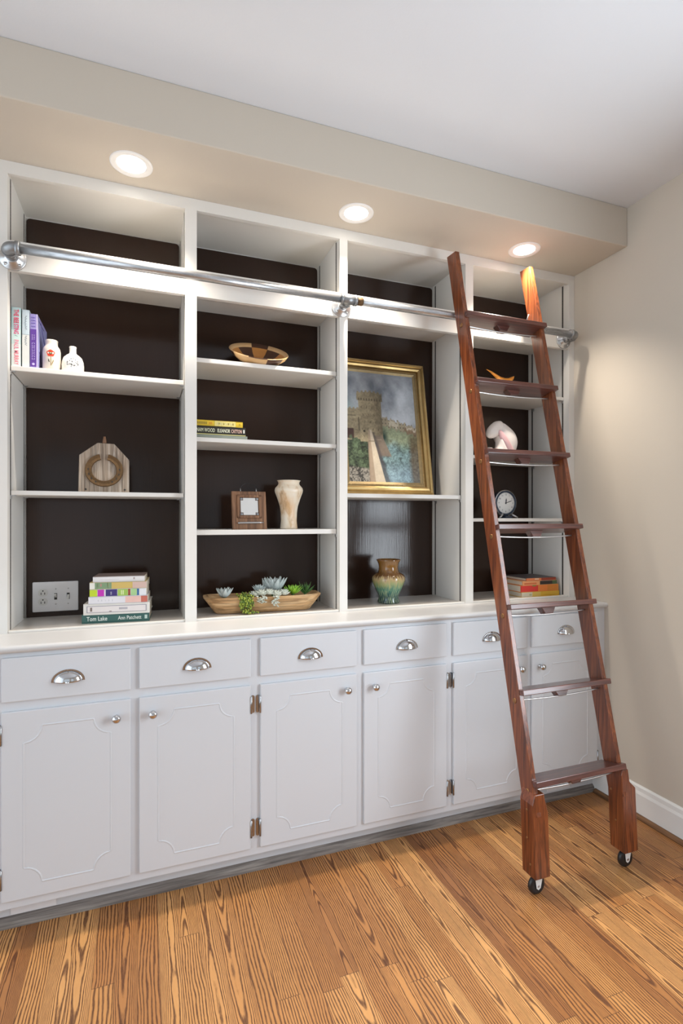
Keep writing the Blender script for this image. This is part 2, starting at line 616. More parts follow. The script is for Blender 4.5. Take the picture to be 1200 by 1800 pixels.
def line_loop_ridge(mb, pts, y, wd=0.007, h=0.0035):
    """raised bead following a closed outline on the plane Y=y"""
    n = len(pts)
    cen = [Vector(p) for p in pts]
    vs = []
    for i in range(n):
        t = (cen[(i + 1) % n] - cen[i - 1]).normalized()
        nn = Vector((-t.y, t.x))
        a, c = cen[i] - nn * wd / 2, cen[i] + nn * wd / 2
        vs += [(a.x, y, a.y), (cen[i].x, y - h, cen[i].y), (c.x, y, c.y)]
    fs = []
    for i in range(n):
        j = (i + 1) % n
        fs += [(3 * i, 3 * j, 3 * j + 1, 3 * i + 1), (3 * i + 1, 3 * j + 1, 3 * j + 2, 3 * i + 2)]
    mb.add(vs, fs)


def scoop_outline(x0, x1, z0, z1, r=0.05):
    pts = []
    for cx_, cz, a0 in ((x1, z1, 1.5 * PI), (x0, z1, 2 * PI), (x0, z0, 0.5 * PI), (x1, z0, PI)):
        pass
    def arc(cx_, cz, a0, a1):
        return [(cx_ + r * math.cos(a0 + (a1 - a0) * k / 7), cz + r * math.sin(a0 + (a1 - a0) * k / 7)) for k in range(8)]
    def seg(p, q):
        return [(p[0] + (q[0] - p[0]) * k / 6, p[1] + (q[1] - p[1]) * k / 6) for k in range(1, 6)]
    corners = [arc(x0, z0, PI / 2, 0), arc(x1, z0, PI, PI / 2), arc(x1, z1, 1.5 * PI, PI), arc(x0, z1, 2 * PI, 1.5 * PI)]
    for i in range(4):
        pts += corners[i]
        pts += seg(corners[i][-1], corners[(i + 1) % 4][0])
    return pts


def door(parent, x0, x1, knob_right, hinge_x=None):
    z0, z1 = 0.120, 0.724
    d = MB().box(x0, x1, YD, YD + 0.014, z0, z1)
    d.box(x0 + 0.008, x1 - 0.008, YD + 0.012, YD + 0.03, z0 + 0.008, z1 - 0.008)
    line_loop_ridge(d, scoop_outline(x0 + 0.062, x1 - 0.062, z0 + 0.047, z1 - 0.052, 0.052), YD + 0.0002)
    o = d.build('door', M['cab'], parent, bevel=0.003)
    kx = x1 - 0.044 if knob_right else x0 + 0.044
    kz = 0.668
    prof = [(0.0005, 0), (0.0085, 0.0), (0.0085, 0.002), (0.0045, 0.005), (0.0045, 0.011), (0.0085, 0.014),
            (0.0138, 0.018), (0.0145, 0.022), (0.0128, 0.027), (0.008, 0.0305), (0.0005, 0.032)]
    mt = Matrix.Translation((kx, YD, kz)) @ Matrix.Rotation(PI / 2, 4, 'X')
    MB().lathe(prof, mt, 24, cap=False).build('knob', M['chrome'], o)
    hx = (x0 - 0.0) if knob_right else (x1 + 0.0)
    sg = -1 if knob_right else 1
    for hz in (0.652, 0.194):
        h = MB()
        # leaf on the frame beside the door, with rounded ends and a barrel at the door edge
        xa, xb = hx + sg * 0.002, hx + sg * 0.0155
        xa, xb = min(xa, xb), max(xa, xb)
        pts = []
        rr = (xb - xa) / 2
        for k in range(9):
            a = k * PI / 8
            pts.append(((xa + xb) / 2 + rr * math.cos(a), hz + 0.026 + rr * math.sin(a)))
        for k in range(9):
            a = PI + k * PI / 8
            pts.append(((xa + xb) / 2 + rr * math.cos(a), hz - 0.026 + rr * math.sin(a)))
        h.prism(pts, YFR - 0.0035, YFR, 'Y')
        h.prism([((p[0] - (xa + xb) / 2) * 0.55 + (xa + xb) / 2, (p[1] - hz) * 0.8 + hz) for p in pts], YFR - 0.0055, YFR - 0.003, 'Y')
        h.lathe([(0.0005, -0.033), (0.0038, -0.031), (0.0038, 0.031), (0.0005, 0.033)],
                Matrix.Translation((hx + sg * 0.0015, YD - 0.0005, hz)), 12, cap=False)
        h.build('hinge', M['hinge'], o)
    return o


def cup_pull(parent, cx_, cz):
    """half-dome bin pull: flat rim plate and a bulging cup open below"""
    m = MB()
    y0 = YD
    n, k2 = 20, 8
    R, Hh, D = 0.043, 0.034, 0.023
    vs, fs = [], []
    for i in range(k2 + 1):
        t = (i / k2) * PI / 2
        for k in range(n + 1):
            a = PI * k / n
            rr = math.cos(t)
            vs.append((cx_ + R * rr * math.cos(a), y0 - 0.002 - D * math.sin(t), cz + Hh * rr * math.sin(a) * 1.0))
    for i in range(k2):
        for k in range(n):
            a0 = i * (n + 1) + k
            fs.append((a0, a0 + 1, a0 + n + 2, a0 + n + 1))
    m.add(vs, fs, 0, True)
    # rim plate
    vs, fs = [], []
    for k in range(n + 1):
        a = PI * k / n
        for rr, yy in ((1.0, -0.0025), (1.16, -0.0025), (1.16, 0.0)):
            vs.append((cx_ + R * rr * math.cos(a), y0 + yy, cz + Hh * rr * math.sin(a)))
    for k in range(n):
        for q in range(2):
            fs.append((3 * k + q, 3 * k + 3 + q, 3 * k + 4 + q, 3 * k + 1 + q))
    m.add(vs, fs, 0, False)
    # the seam on top
    m.box(cx_ - 0.0012, cx_ + 0.0012, y0 - 0.008, y0 - 0.001, cz + Hh * 0.98, cz + Hh * 1.17)
    o = m.build('cup_pull', M['chrome'], parent)
    so = o.modifiers.new('thick', 'SOLIDIFY')
    so.thickness = 0.0012
    return o


def drawer(parent, x0, x1):
    z0, z1 = 0.755, 0.896
    d = MB().box(x0, x1, YD, YD + 0.014, z0, z1).box(x0 + 0.008, x1 - 0.008, YD + 0.012, YD + 0.03, z0 + 0.008, z1 - 0.008)
    o = d.build('drawer', M['cab'], parent, bevel=0.003)
    cup_pull(o, (x0 + x1) / 2, 0.806)
    return o


def base_cabinet(label, x0, x1, doors):
    t = thing('base_cabinet', label, 'cabinet', ((x0 + x1) / 2, 2.1, 0), group=None)
    zt = 0.911
    b_ = MB()
    b_.box(x0, x1, YFR + 0.02, 2.47, 0.105, zt)
    b_.build('carcass', M['cab'], t)
    f_ = MB()
    f_.box(x0, x1, YFR, YFR + 0.02, 0.884, zt)
    f_.box(x0 + 0.0005, x1 - 0.0005, YFR, YFR + 0.02, 0.722, 0.757)
    f_.box(x0, x1, YFR, YFR + 0.02, 0.092, 0.133)
    xs = [x0, doors[0][0] + 0.01] + [doors[0][1] - 0.01, doors[1][0] + 0.01] + [doors[1][1] - 0.01, x1]
    for a, c in ((xs[0], xs[1]), (xs[2], xs[3]), (xs[4], xs[5])):
        f_.box(a, c, YFR - 0.0004, YFR + 0.0196, 0.0918, zt - 0.0003)
    f_.build('face_frame', M['cab'], t)
    box('toe_board', x0, x1, 2.02, 2.04, 0.0, 0.105, M['cab'], t)
    for i, (a, c) in enumerate(doors):
        door(t, a, c, i == 0)
        drawer(t, a, c)
    return t


c1 = base_cabinet('white painted base cabinet at the left end of the wall, under the three upright books', -0.62, 0.3935,
                  [(-0.418, -0.037), (-0.0095, 0.375)])
# two patches of bare white board let into the bottom rail
MB().box(-0.405, -0.272, 2.0165, 2.0205, 0.036, 0.0915).build('rail_patch', M['plate'], c1, label='brighter white patch of board at the foot')
c2 = base_cabinet('white painted base cabinet in the middle, under the wooden trough of succulents', 0.3935, 1.2255,
                  [(0.411, 0.797), (0.828, 1.209)])
c3 = base_cabinet('white painted base cabinet in the corner behind the ladder', 1.2255, XR,
                  [(1.242, 1.629), (1.654, 2.041)])
MB().box(1.80, 1.935, 2.0165, 2.0205, 0.042, 0.088).build('rail_patch', M['plate'], c3, label='brighter white patch of board at the foot')

# continuous worktop with a bull-nosed edge
zt = ZCT
nose = [(2.47, 0.911), (2.47, zt), (1.952, zt)] + \
       [(1.952 - 0.0125 * math.sin(a), zt - 0.0125 + 0.0125 * math.cos(a)) for a in [k * PI / 8 for k in range(1, 8)]] + [(1.952, 0.911)]
o = MB().prism(nose, -0.62, XR - 0.0005, 'X', smooth=True).build('countertop', M['counter'])
es = o.modifiers.new('edge', 'EDGE_SPLIT')
es.split_angle = 0.7
tag(o, 'long white painted countertop with a rounded front edge along the base cabinets', 'countertop')

# ------------------------------------------------------------------ bookcase
YBK = 2.458
BAYS = [(-0.4423, 0.157), (0.2005, 0.7998), (0.8354, 1.4366), (1.4795, 2.0622)]
ZTOP = 2.5513
ZM1, ZM0 = 2.318, 2.2145
bc = thing('bookcase', 'tall off-white built-in bookcase of four bays with dark brown backs', 'bookcase', (0.8, 2.3, ZCT))
g = 0.0004
ff = MB()
stiles = [(-0.62, BAYS[0][0]), (BAYS[0][1], BAYS[1][0]), (BAYS[1][1], BAYS[2][0]), (BAYS[2][1], BAYS[3][0]), (BAYS[3][1], XR - g)]
for a, c in stiles:
    ff.box(a, c, YF, YF + 0.02, ZCT, ZS - g)
for a, c in BAYS:
    ff.box(a, c, YF + 0.0002, YF + 0.02, ZTOP, ZS - g)
    ff.box(a, c, YF + 0.0002, YF + 0.02, ZM0, ZM1)
ff.build('face_frame', M['case'], bc)
DV = 0.0195
for k, (a, c) in enumerate(stiles):
    if 0 < k < 4:
        c = a + DV
    p = MB()
    if k == 0:
        p.box(-0.62, c, YF + 0.02, YBK + 0.018, ZCT, ZS - g)
    else:
        p.box(a, c, YF + 0.02, YBK + 0.018, ZCT, ZS - g)
    p.build('divider' if 0 < k < 4 else 'side_panel', M['case'], bc)
INN = [BAYS[0]] + [(BAYS[k][1] + DV, BAYS[k + 1][1]) for k in range(3)]
tp = MB()
for a, c in INN:
    tp.box(a, c, YF + 0.02, YBK + 0.018, ZTOP + 0.012, ZS - g)
tp.build('top_panel', M['case'], bc)


def round_rect(x0, x1, z0, z1, r, n=5):
    pts = []
    for cx_, cz, a0 in ((x1 - r, z1 - r, 0), (x0 + r, z1 - r, PI / 2), (x0 + r, z0 + r, PI), (x1 - r, z0 + r, 1.5 * PI)):
        for k in range(n + 1):
            a = a0 + k * PI / 2 / n
            pts.append((cx_ + r * math.cos(a), cz + r * math.sin(a)))
    return pts


SHELVES = [[1.888, 1.441], [1.985, 1.667, 1.2945], [1.4525], [1.974, 1.650, 1.342]]
THICK = [[0.0185, 0.0165], [0.0185, 0.018, 0.0205], [0.0185], [0.0165, 0.0165, 0.0165]]
for k, (a, c) in enumerate(INN):
    bp = MB()
    bp.box(a + g, c - g, YBK + 0.008, YBK + 0.018, ZCT, ZTOP + 0.012, mi=1)
    bp.prism(round_rect(a + 0.004, c - 0.004, ZM1 - 0.03, ZTOP + 0.005, 0.014), YBK, YBK + 0.009, 'Y', mi=0)
    bp.box(a + 0.004, c - 0.004, YBK, YBK + 0.009, ZCT + 0.003, ZM1 - 0.031, mi=0)
    bp.build('back_panel', [M['back'], M['case']], bc, label='dark brown glossy back panel')
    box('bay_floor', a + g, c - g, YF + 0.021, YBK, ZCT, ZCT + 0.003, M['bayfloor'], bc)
    box('bay_lip', a + g, c - g, YF + 0.006, YF + 0.0205, ZCT, ZCT + 0.0085, M['case'], bc, bevel=0.002)
    box('fixed_shelf', a + g, c - g, YF + 0.02, YBK, 2.272, 2.291, M['case'], bc)
    for z, th in zip(SHELVES[k], THICK[k]):
        s_ = box('shelf', a + 0.003, c - 0.003, YF + 0.036, YBK - 0.001, z - th, z, M['case'], bc, bevel=0.0025)
        for xx, sg in ((a, 1), (c, -1)):
            for yy in (2.198, 2.418):
                cl = MB().box(min(xx + sg * 0.001, xx + sg * 0.016), max(xx + sg * 0.001, xx + sg * 0.016), yy - 0.006, yy + 0.006, z - th - 0.003, z - th - 0.0002)
                cl.box(min(xx + sg * 0.001, xx + sg * 0.004), max(xx + sg * 0.001, xx + sg * 0.004), yy - 0.006, yy + 0.006, z - th - 0.014, z - th - 0.003)
                cl.build('shelf_clip', M['steel'], s_)
    # slotted metal standards let into both sides
    for xx, sg in ((a, 1), (c, -1)):
        for yy in (2.198, 2.430):
            st = MB()
            for z0, z1 in ((ZCT + 0.006, 2.268), (2.295, ZTOP + 0.005)):
                st.box(min(xx, xx + sg * 0.0012), max(xx, xx + sg * 0.0012), yy - 0.0045, yy - 0.0018, z0, z1)
                st.box(min(xx, xx + sg * 0.0012), max(xx, xx + sg * 0.0012), yy + 0.0018, yy + 0.0045, z0, z1)
                zz = z0 + 0.01
                while zz < z1 - 0.01:
                    st.box(min(xx, xx + sg * 0.0012), max(xx, xx + sg * 0.0012), yy - 0.0018, yy + 0.0018, zz, zz + 0.0045, mi=0)
                    zz += 0.0127
                st.box(min(xx, xx + sg * 0.0004), max(xx, xx + sg * 0.0004), yy - 0.0018, yy + 0.0018, z0, z1, mi=1)
            st.build('shelf_standard', [M['std'], M['slot']], bc, label='slotted metal shelf standard')

# ------------------------------------------------------------------ downlights
lens_m, nt, b = newmat('lamp_lens')
b.inputs['Base Color'].default_value = (1, 1, 1, 1)
b.inputs['Emission Color'].default_value = (1.0, 0.93, 0.82, 1)
b.inputs['Emission Strength'].default_value = 9
M['baffle'] = plain('white_baffle', (0.85, 0.84, 0.82), 0.4, var=0.01)
LBL = ['round recessed downlight above the two vases and upright books', 'round recessed downlight above the middle of the pipe rail',
       'round recessed downlight above the top of the ladder']
for (x, y), lb in zip(CANS, LBL):
    t = thing('recessed_light', lb, 'light', (x, y + 0.014, ZS), group=None)
    mt = Matrix.Translation((x, y + 0.014, ZS))
    MB().lathe([(0.072, 0.0), (0.0715, -0.003), (0.066, -0.0045), (0.053, -0.003), (0.047, 0.0), (0.045, -0.0005), (0.045, -0.0002)], mt, 48, cap=False).build('trim_ring', M['baffle'], t)
    MB().lathe([(0.0005, -0.0012), (0.049, -0.0012)], mt, 48, cap=False).build('lens', lens_m, t)
    d = bpy.data.lights.new('downlight', 'SPOT')
    d.energy = CAN_POWER
    d.color = CAN_COL
    d.shadow_soft_size = 0.022
    d.spot_size = math.radians(106)
    d.spot_blend = 1.0
    lo = bpy.data.objects.new('downlight', d)
    C.objects.link(lo)
    lo.location = (0, -0.014, -0.012)
    lo.parent = t

# ------------------------------------------------------------------ pipe rail
PZ, PY, PR = 2.2545, 2.066, 0.0162
pr_ = thing('pipe_rail', 'galvanised steel pipe rail screwed across the front of the bookcase', 'rail', (0.8, PY, PZ))
XA, XB, XM = -0.425, 2.022, 0.806
MB().tube([(XA + 0.03, PY, PZ), (XM - 0.03, PY, PZ)], PR, 24).tube([(XM + 0.03, PY, PZ), (XB - 0.028, PY, PZ)], PR, 24).build('pipe', M['galv'], pr_)


def flange(x):
    f_ = MB()
    mt = Matrix.Translation((x, YF, PZ)) @ Matrix.Rotation(PI / 2, 4, 'X')
    f_.lathe([(0.043, 0.0), (0.043, 0.005), (0.041, 0.007), (0.026, 0.008), (0.023, 0.018), (0.017, 0.019)], mt, 36)
    for k in range(4):
        a = PI / 4 + k * PI / 2
        m2 = mt @ Matrix.Translation((0.033 * math.cos(a), 0.033 * math.sin(a), 0.007))
        f_.lathe([(0.0055, 0), (0.0045, 0.003), (0.0005, 0.004)], m2, 12)
    f_.build('flange', M['zinc'], pr_)
    MB().tube([(x, YF - 0.012, PZ), (x, PY + 0.012, PZ)], PR * 0.98, 20).build('nipple', M['galv'], pr_)


for x in (XA, XM, XB):
    flange(x)
for x, sg in ((XA, 1), (XB, -1)):
    e = MB()
    arc_ = [(x + sg * (0.022 - 0.022 * math.cos(a)), PY + 0.022 - 0.022 * math.sin(a), PZ) for a in [k * PI / 2 / 8 for k in range(9)]]
    e.tube([(x, PY + 0.034, PZ)] + arc_ + [(x + sg * 0.036, PY, PZ)], 0.0205, 20)
    e.tube([(x, PY + 0.036, PZ), (x, PY + 0.022, PZ)], 0.0235, 20)
    e.tube([(x + sg * 0.024, PY, PZ), (x + sg * 0.038, PY, PZ)], 0.0235, 20)
    e.build('elbow', M['galv_dark'], pr_)
e = MB().tube([(XM - 0.034, PY, PZ), (XM + 0.034, PY, PZ)], 0.0205, 20)
e.tube([(XM, PY, PZ), (XM, PY + 0.036, PZ)], 0.0205, 20)
for a, c in ((XM - 0.036, XM - 0.024), (XM + 0.024, XM + 0.036)):
    e.tube([(a, PY, PZ), (c, PY, PZ)], 0.0225, 20)
e.tube([(XM, PY + 0.024, PZ), (XM, PY + 0.037, PZ)], 0.0225, 20)
e.build('tee', M['galv_dark'], pr_)
MB().tube([(XM + 0.037, PY, PZ), (XM + 0.062, PY, PZ)], PR + 0.0012, 20).build('threaded_end', M['rust'], pr_, label='rust-stained threaded pipe end')

# ------------------------------------------------------------------ ladder
LXL, LXR, RW = 1.300, 1.726, 0.0205
SL = 0.232


def ly(z):
    return 1.442 + SL * z


ld = thing('library_ladder', 'tall reddish-brown wooden rolling library ladder leaning on the pipe rail', 'ladder', (1.52, 1.55, 0))
DP = 0.070
for x0 in (LXL, LXR - RW):
    r_ = MB()
    zt_, zb_ = 2.528, 0.285
    r_.prism([(ly(zb_), zb_), (ly(zt_), zt_), (ly(zt_) + DP, zt_ + 0.004), (ly(zb_) + DP, zb_)], x0, x0 + RW, 'X')
    r_.build('rail', M['ladz'], ld, bevel=0.002)
STEPZ = [0.408, 0.712, 1.016, 1.320, 1.625, 1.930, 2.233]
for z in STEPZ:
    y0 = ly(z) - 0.024
    s_ = MB()
    ca_, sa_ = math.cos(0.228), math.sin(0.228)
    # treads lie square to the leaning rails
    tm = Matrix.Translation((0, y0, z)) @ Matrix.Rotation(-0.228, 4, 'X')
    pts = [(LXL + 0.001, 0), (LXR - 0.001, 0), (LXR - 0.001, 0.0225), (LXR - RW - 0.0005, 0.0235),
           (LXR - RW - 0.0005, 0.099), (LXL + RW + 0.0005, 0.099), (LXL + RW + 0.0005, 0.0235), (LXL + 0.001, 0.0225)]
    s_.prism(pts, -0.020, 0, 'Z', mat=tm)
    s_.build('step', M['ladx'], ld, bevel=0.0025)
    # bowed rod under the step with its wooden block
    yr = ly(z - 0.06) + 0.034
    xs_ = [LXL + RW + (LXR - LXL - 2 * RW) * k / 16 for k in range(17)]
    MB().tube([(x, yr, z - 0.051 - 0.006 * math.sin(PI * k / 16)) for k, x in enumerate(xs_)], 0.0030, 8).build('rod', M['rod'], ld, label='bright bowed steel rod')
    xm = (LXL + LXR) / 2
    MB().prism([(xm - 0.034, -0.0195), (xm - 0.019, -0.044), (xm + 0.019, -0.044), (xm + 0.034, -0.0195)], 0.040, 0.070, 'Y', mat=tm).build('block', M['ladx'], ld, bevel=0.0015)
    for x, sg in ((LXL, -1), (LXR, 1), (LXR - RW, -1)):
        if x == LXR - RW:
            continue
        bl = MB().lathe([(0.0098, -0.001), (0.0098, 0.0012), (0.0075, 0.0028), (0.0035, 0.0015), (0.0005, 0.0015)],
                        Matrix.Translation((x, yr, z - 0.051)) @ Matrix.Rotation(sg * PI / 2, 4, 'Y'), 20)
        bl.build('bolt', M['plug'], ld)
# foot blocks and castors
for x0, x1, wx in ((1.2865, 1.3530, 1.318), (1.7050, 1.7730, 1.742)):
    f_ = MB()
    zb, ztp = 0.072, 0.345
    yf0, yf1 = 1.500, 1.512
    if x0 < 1.5:
        pts = [(x0, 0), (x1, 0), (x1, 0.225), (x1 - 0.012, 0.27), (x1 - 0.014, 0.29), (x0 + 0.012, 0.29), (x0, 0.255)]
    else:
        pts = [(x0, 0), (x1, 0), (x1, 0.235), (x1 - 0.028, 0.262), (x1 - 0.034, 0.31), (x0 + 0.006, 0.31), (x0, 0.29)]
    n = len(pts)
    vs = []
    for yy, lean in ((yf0, 1), (yf0 + 0.068, 1)):
        for px_, pz in pts:
            vs.append((px_, yy + 0.052 * pz + (0.0), zb + pz))
    fs = [tuple(range(n)), tuple(range(2 * n - 1, n - 1, -1))] + [(i, n + i, n + (i + 1) % n, (i + 1) % n) for i in range(n)]
    f_.add(vs, fs)
    f_.build('foot_block', M['ladz'], ld, bevel=0.003)
    if x0 < 1.5:
        for (dy, z) in ((0.03, 0.30), (0.034, 0.20), (0.02, 0.115)):
            MB().lathe([(0.0045, 0), (0.004, 0.0008), (0.0005, 0.001)], Matrix.Translation((x0, 1.50 + dy + 0.05 * z, z)) @ Matrix.Rotation(-PI / 2, 4, 'Y'), 14).build('plug', M['plug'], ld)
    else:
        for (dy, z) in ((0.05, 0.29), (0.034, 0.18)):
            MB().lathe([(0.0045, 0), (0.004, 0.0008), (0.0005, 0.001)], Matrix.Translation((x0, 1.50 + dy + 0.05 * z, z)) @ Matrix.Rotation(-PI / 2, 4, 'Y'), 14).build('plug', M['plug'], ld)
    # castor
    yc = 1.533
    RWH = 0.034
    ca = MB()
    ca.lathe([(0.0005, 0.0), (0.019, 0.0), (0.019, -0.004), (0.0005, -0.006)], Matrix.Translation((wx + 0.002, yc, zb)), 20, cap=False)
    fk = [(wx - 0.015, zb - 0.002), (wx + 0.019, zb - 0.002), (wx + 0.009, 0.026), (wx, 0.020), (wx - 0.008, 0.026)]
    for sy_ in (0.0115, -0.0125):
        ca.prism(fk, yc + sy_ - 0.001, yc + sy_ + 0.001, 'Y')
    co = ca.build('castor', M['plate2'], ld, bevel=0.0006, label='pale metal castor fork')
    mw = Matrix.Translation((wx, yc, RWH)) @ Matrix.Rotation(PI / 2, 4, 'X')
    MB().lathe([(0.006, -0.0085), (0.020, -0.0095), (0.029, -0.0088), (0.033, -0.005), (RWH, 0.0), (0.033, 0.005), (0.029, 0.0088), (0.020, 0.0095), (0.006, 0.0085)], mw, 32).build('wheel', M['black'], co)
    MB().lathe([(0.0045, -0.0145), (0.0045, 0.0145)], mw, 12).build('axle', M['steel'], co)
# hooks that ride on the pipe
for x in (LXL + RW + 0.006, LXR - RW - 0.006):
    pts = [(x, ly(2.30) + 0.05, 2.30)] + [(x, PY - 0.021 * math.cos(a), PZ + 0.021 * math.sin(a)) for a in [k * PI / 8 for k in range(1, 8)]] + [(x, PY + 0.021, PZ - 0.006)]
    MB().tube(pts, 0.003, 8).build('hook', M['steel'], ld)

# ------------------------------------------------------------------ outlet and switch plate
t = thing('wall_plate', 'white triple outlet and switch plate on the brown back beside the book stack', 'switch plate', (-0.333, YBK, 1.021))
x0, x1, z0, z1 = -0.4165, -0.2490, 0.960, 1.0815
MB().prism(round_rect(x0, x1, z0, z1, 0.004), YBK - 0.006, YBK, 'Y').build('cover', M['plate'], t, bevel=0.002)
xo = x0 + 0.038
for zc in (1.038, 1.0015):
    o = MB().prism(round_rect(xo - 0.017, xo + 0.017, zc - 0.0145, zc + 0.0145, 0.012), YBK - 0.0085, YBK - 0.006, 'Y').build('socket', M['plate2'], t)
    s_ = MB()
    for dx in (-0.0065, 0.0065):
        s_.box(xo + dx - 0.0013, xo + dx + 0.0013, YBK - 0.0089, YBK - 0.0084, zc - 0.008, zc + 0.001)
    s_.lathe([(0.0028, 0), (0.0028, 0.0004)], Matrix.Translation((xo, YBK - 0.0085, zc + 0.0075)) @ Matrix.Rotation(PI / 2, 4, 'X'), 12)
    s_.build('slot', M['slot'], o)
for k, xo2 in enumerate((x0 + 0.084, x0 + 0.130)):
    o = MB().box(xo2 - 0.0052, xo2 + 0.0052, YBK - 0.0066, YBK - 0.006, 1.008, 1.034).build('switch_slot', M['slot'], t)
    sg = 1 if k == 0 else -1
    MB().prism([(YBK - 0.006, 1.016), (YBK - 0.018, 1.021 + sg * 0.009 - 0.003), (YBK - 0.018, 1.021 + sg * 0.009 + 0.003), (YBK - 0.006, 1.028)], xo2 - 0.0038, xo2 + 0.0038, 'X').build('toggle', M['plate2'], t)
    for zz in (0.990, 1.052):
        MB().lathe([(0.003, 0), (0.0026, 0.0008), (0.0005, 0.001)], Matrix.Translation((xo2, YBK - 0.006, zz)) @ Matrix.Rotation(PI / 2, 4, 'X'), 12).build('screw', M['steel'], t)

# ------------------------------------------------------------------ books


def cmat(name, col, rough=0.45):
    return plain(name, col, rough, var=0.05, sc=30)


def flat_book(label, group, x0, x1, y, z0, th, depth, rz, col, stripes=(), texts=(), pages=None, hard=True, top=None):
    """book lying flat, spine facing -Y. stripes: (u0,u1,color[,v0,v1]) on the spine"""
    L = x1 - x0
    t = thing('book', label, 'book', ((x0 + x1) / 2, y, z0), (0, 0, rz), group)
    P = Matrix(MATX[t.name])
    cv = cmat('book_cover', col)
    bt = 0.0022 if hard else 0.0008
    m_ = MB()
    h = L / 2
    m_.box(-h, h, 0.0, depth, 0.0, bt)
    m_.box(-h, h, 0.0, depth, th - bt, th, mi=1 if top else 0)
    m_.prism([(0.002, 0.0), (0.0004, th * 0.2), (0.0, th * 0.5), (0.0004, th * 0.8), (0.002, th), (0.004, th), (0.004, 0)], -h, h, 'X')
    mats = [cv, cmat('book_top', top)] if top else cv
    m_.build('cover', mats, t, world=False)
    e = 0.003 if hard else 0.0004
    MB().box(-h + e, h - e, 0.0035, depth - e, bt, th - bt).build('pages', pages or M['pages'], t, world=False)
    for k, s_ in enumerate(stripes):
        v0, v1 = (s_[3], s_[4]) if len(s_) > 3 else (0.06, 0.94)
        MB().box(-h + s_[0] * L, -h + s_[1] * L, -0.0004 - 0.0001 * (k % 3), 0.0012, th * v0, th * v1).build('spine_panel', cmat('spine_ink', s_[2]), t, world=False, label='coloured panel of the spine')
    for (u, body, size, c, *rest) in texts:
        al = rest[0] if rest else 'LEFT'
        sx = rest[1] if len(rest) > 1 else 1.0
        text('title', body, size, cmat('title_ink', c), t, P @ front(-h + u * L, -0.0007, th * 0.5), sx=sx, align=al, bold=size * 0.012)
    return t


def standing_book(label, x0, x1, y, z0, hgt, depth, col, strips=(), texts=(), rz=0.0):
    w_ = x1 - x0
    t = thing('book', label, 'book', ((x0 + x1) / 2, y, z0), (0, 0, rz), None)
    P = Matrix(MATX[t.name])
    h = w_ / 2
    m_ = MB()
    m_.box(-h, -h + 0.002, 0.001, depth, 0, hgt)
    m_.box(h - 0.002, h, 0.001, depth, 0, hgt)
    m_.prism([(-h, 0.003), (-h * 0.8, 0.0006), (0, 0.0), (h * 0.8, 0.0006), (h, 0.003), (h, 0.005), (-h, 0.005)], 0, hgt, 'Z')
    m_.build('cover', cmat('book_cover', col), t, world=False)
    MB().box(-h + 0.002, h - 0.002, 0.004, depth - 0.003, 0.002, hgt - 0.003).build('pages', M['pages'], t, world=False)
    for k, (u0, u1, v0, v1, c) in enumerate(strips):
        MB().box(-h + u0 * w_, -h + u1 * w_, -0.0004 - 0.0001 * (k % 3), 0.0025, v0 * hgt, v1 * hgt).build('spine_panel', cmat('spine_ink', c), t, world=False, label='coloured panel of the spine')
    for (v, body, size, c, *rest) in texts:
        sx = rest[0] if rest else 1.0
        al = rest[1] if len(rest) > 1 else 'LEFT'
        off = rest[2] if len(rest) > 2 else 0.0
        text('title', body, size, cmat('title_ink', c), t, P @ front(off, -0.0008, v * hgt, roll=-PI / 2), sx=sx, align=al, bold=size * 0.012)
    return t


# three upright books on the top left shelf
ZA_ = SHELVES[0][0]
b1 = standing_book('pale aqua upright book against the left side of the bookcase, red and pink lettering', -0.4405, -0.4105, 2.203, ZA_, 0.214, 0.15, (0.48, 0.66, 0.68),
                   strips=[(0.0, 1.0, 0.0, 0.38, (0.74, 0.82, 0.80)), (0.0, 1.0, 0.38, 0.62, (0.60, 0.76, 0.75))],
                   texts=[(0.965, 'THE BEE', 0.021, (0.70, 0.04, 0.12), 0.050), (0.72, 'STING', 0.021, (0.72, 0.05, 0.20), 0.036), (0.53, '/', 0.012, (0.1, 0.25, 0.15), 1.0), (0.455, 'PAUL', 0.020, (0.85, 0.25, 0.35), 0.034), (0.275, 'MURRAY', 0.020, (0.85, 0.20, 0.27), 0.051)])
b2 = standing_book('pale blue-grey upright book between the aqua and the purple books, thin dark lettering', -0.4065, -0.3835, 2.203, ZA_, 0.209, 0.15, (0.56, 0.66, 0.72),
                   strips=[(0.0, 1.0, 0.0, 0.57, (0.72, 0.74, 0.72)), (0.0, 1.0, 0.565, 0.575, (0.35, 0.42, 0.46))])
# faint script on the second spine: a thin wavering line, not readable in the place itself
for v0, v1, s_ in ((0.66, 0.90, 1), (0.38, 0.55, 2)):
    P = wm(b2)
    pts = []
    for k in range(40):
        q = k / 39
        pts.append(P @ Vector((0.003 * math.sin(q * 34 * (1 if s_ == 1 else 0.8)) + 0.001 * math.sin(q * 9), -0.0008, (v1 + (v0 - v1) * q) * 0.209)))
    MB().tube(pts, 0.0004, 6).build('script_line', cmat('script_ink', (0.16, 0.20, 0.24)), b2, label='thin dark script on the spine')
b3 = standing_book('purple upright book beside the poppy vase, illustrated violet cover', -0.3820, -0.3575, 2.203, ZA_, 0.197, 0.20, (0.34, 0.29, 0.60),
                   strips=[(0.06, 0.84, 0.03, 0.72, (0.115, 0.045, 0.30)), (0.87, 1.0, 0.0, 1.0, (0.66, 0.60, 0.83))])
# decorated front board of the purple book
P = wm(b3)
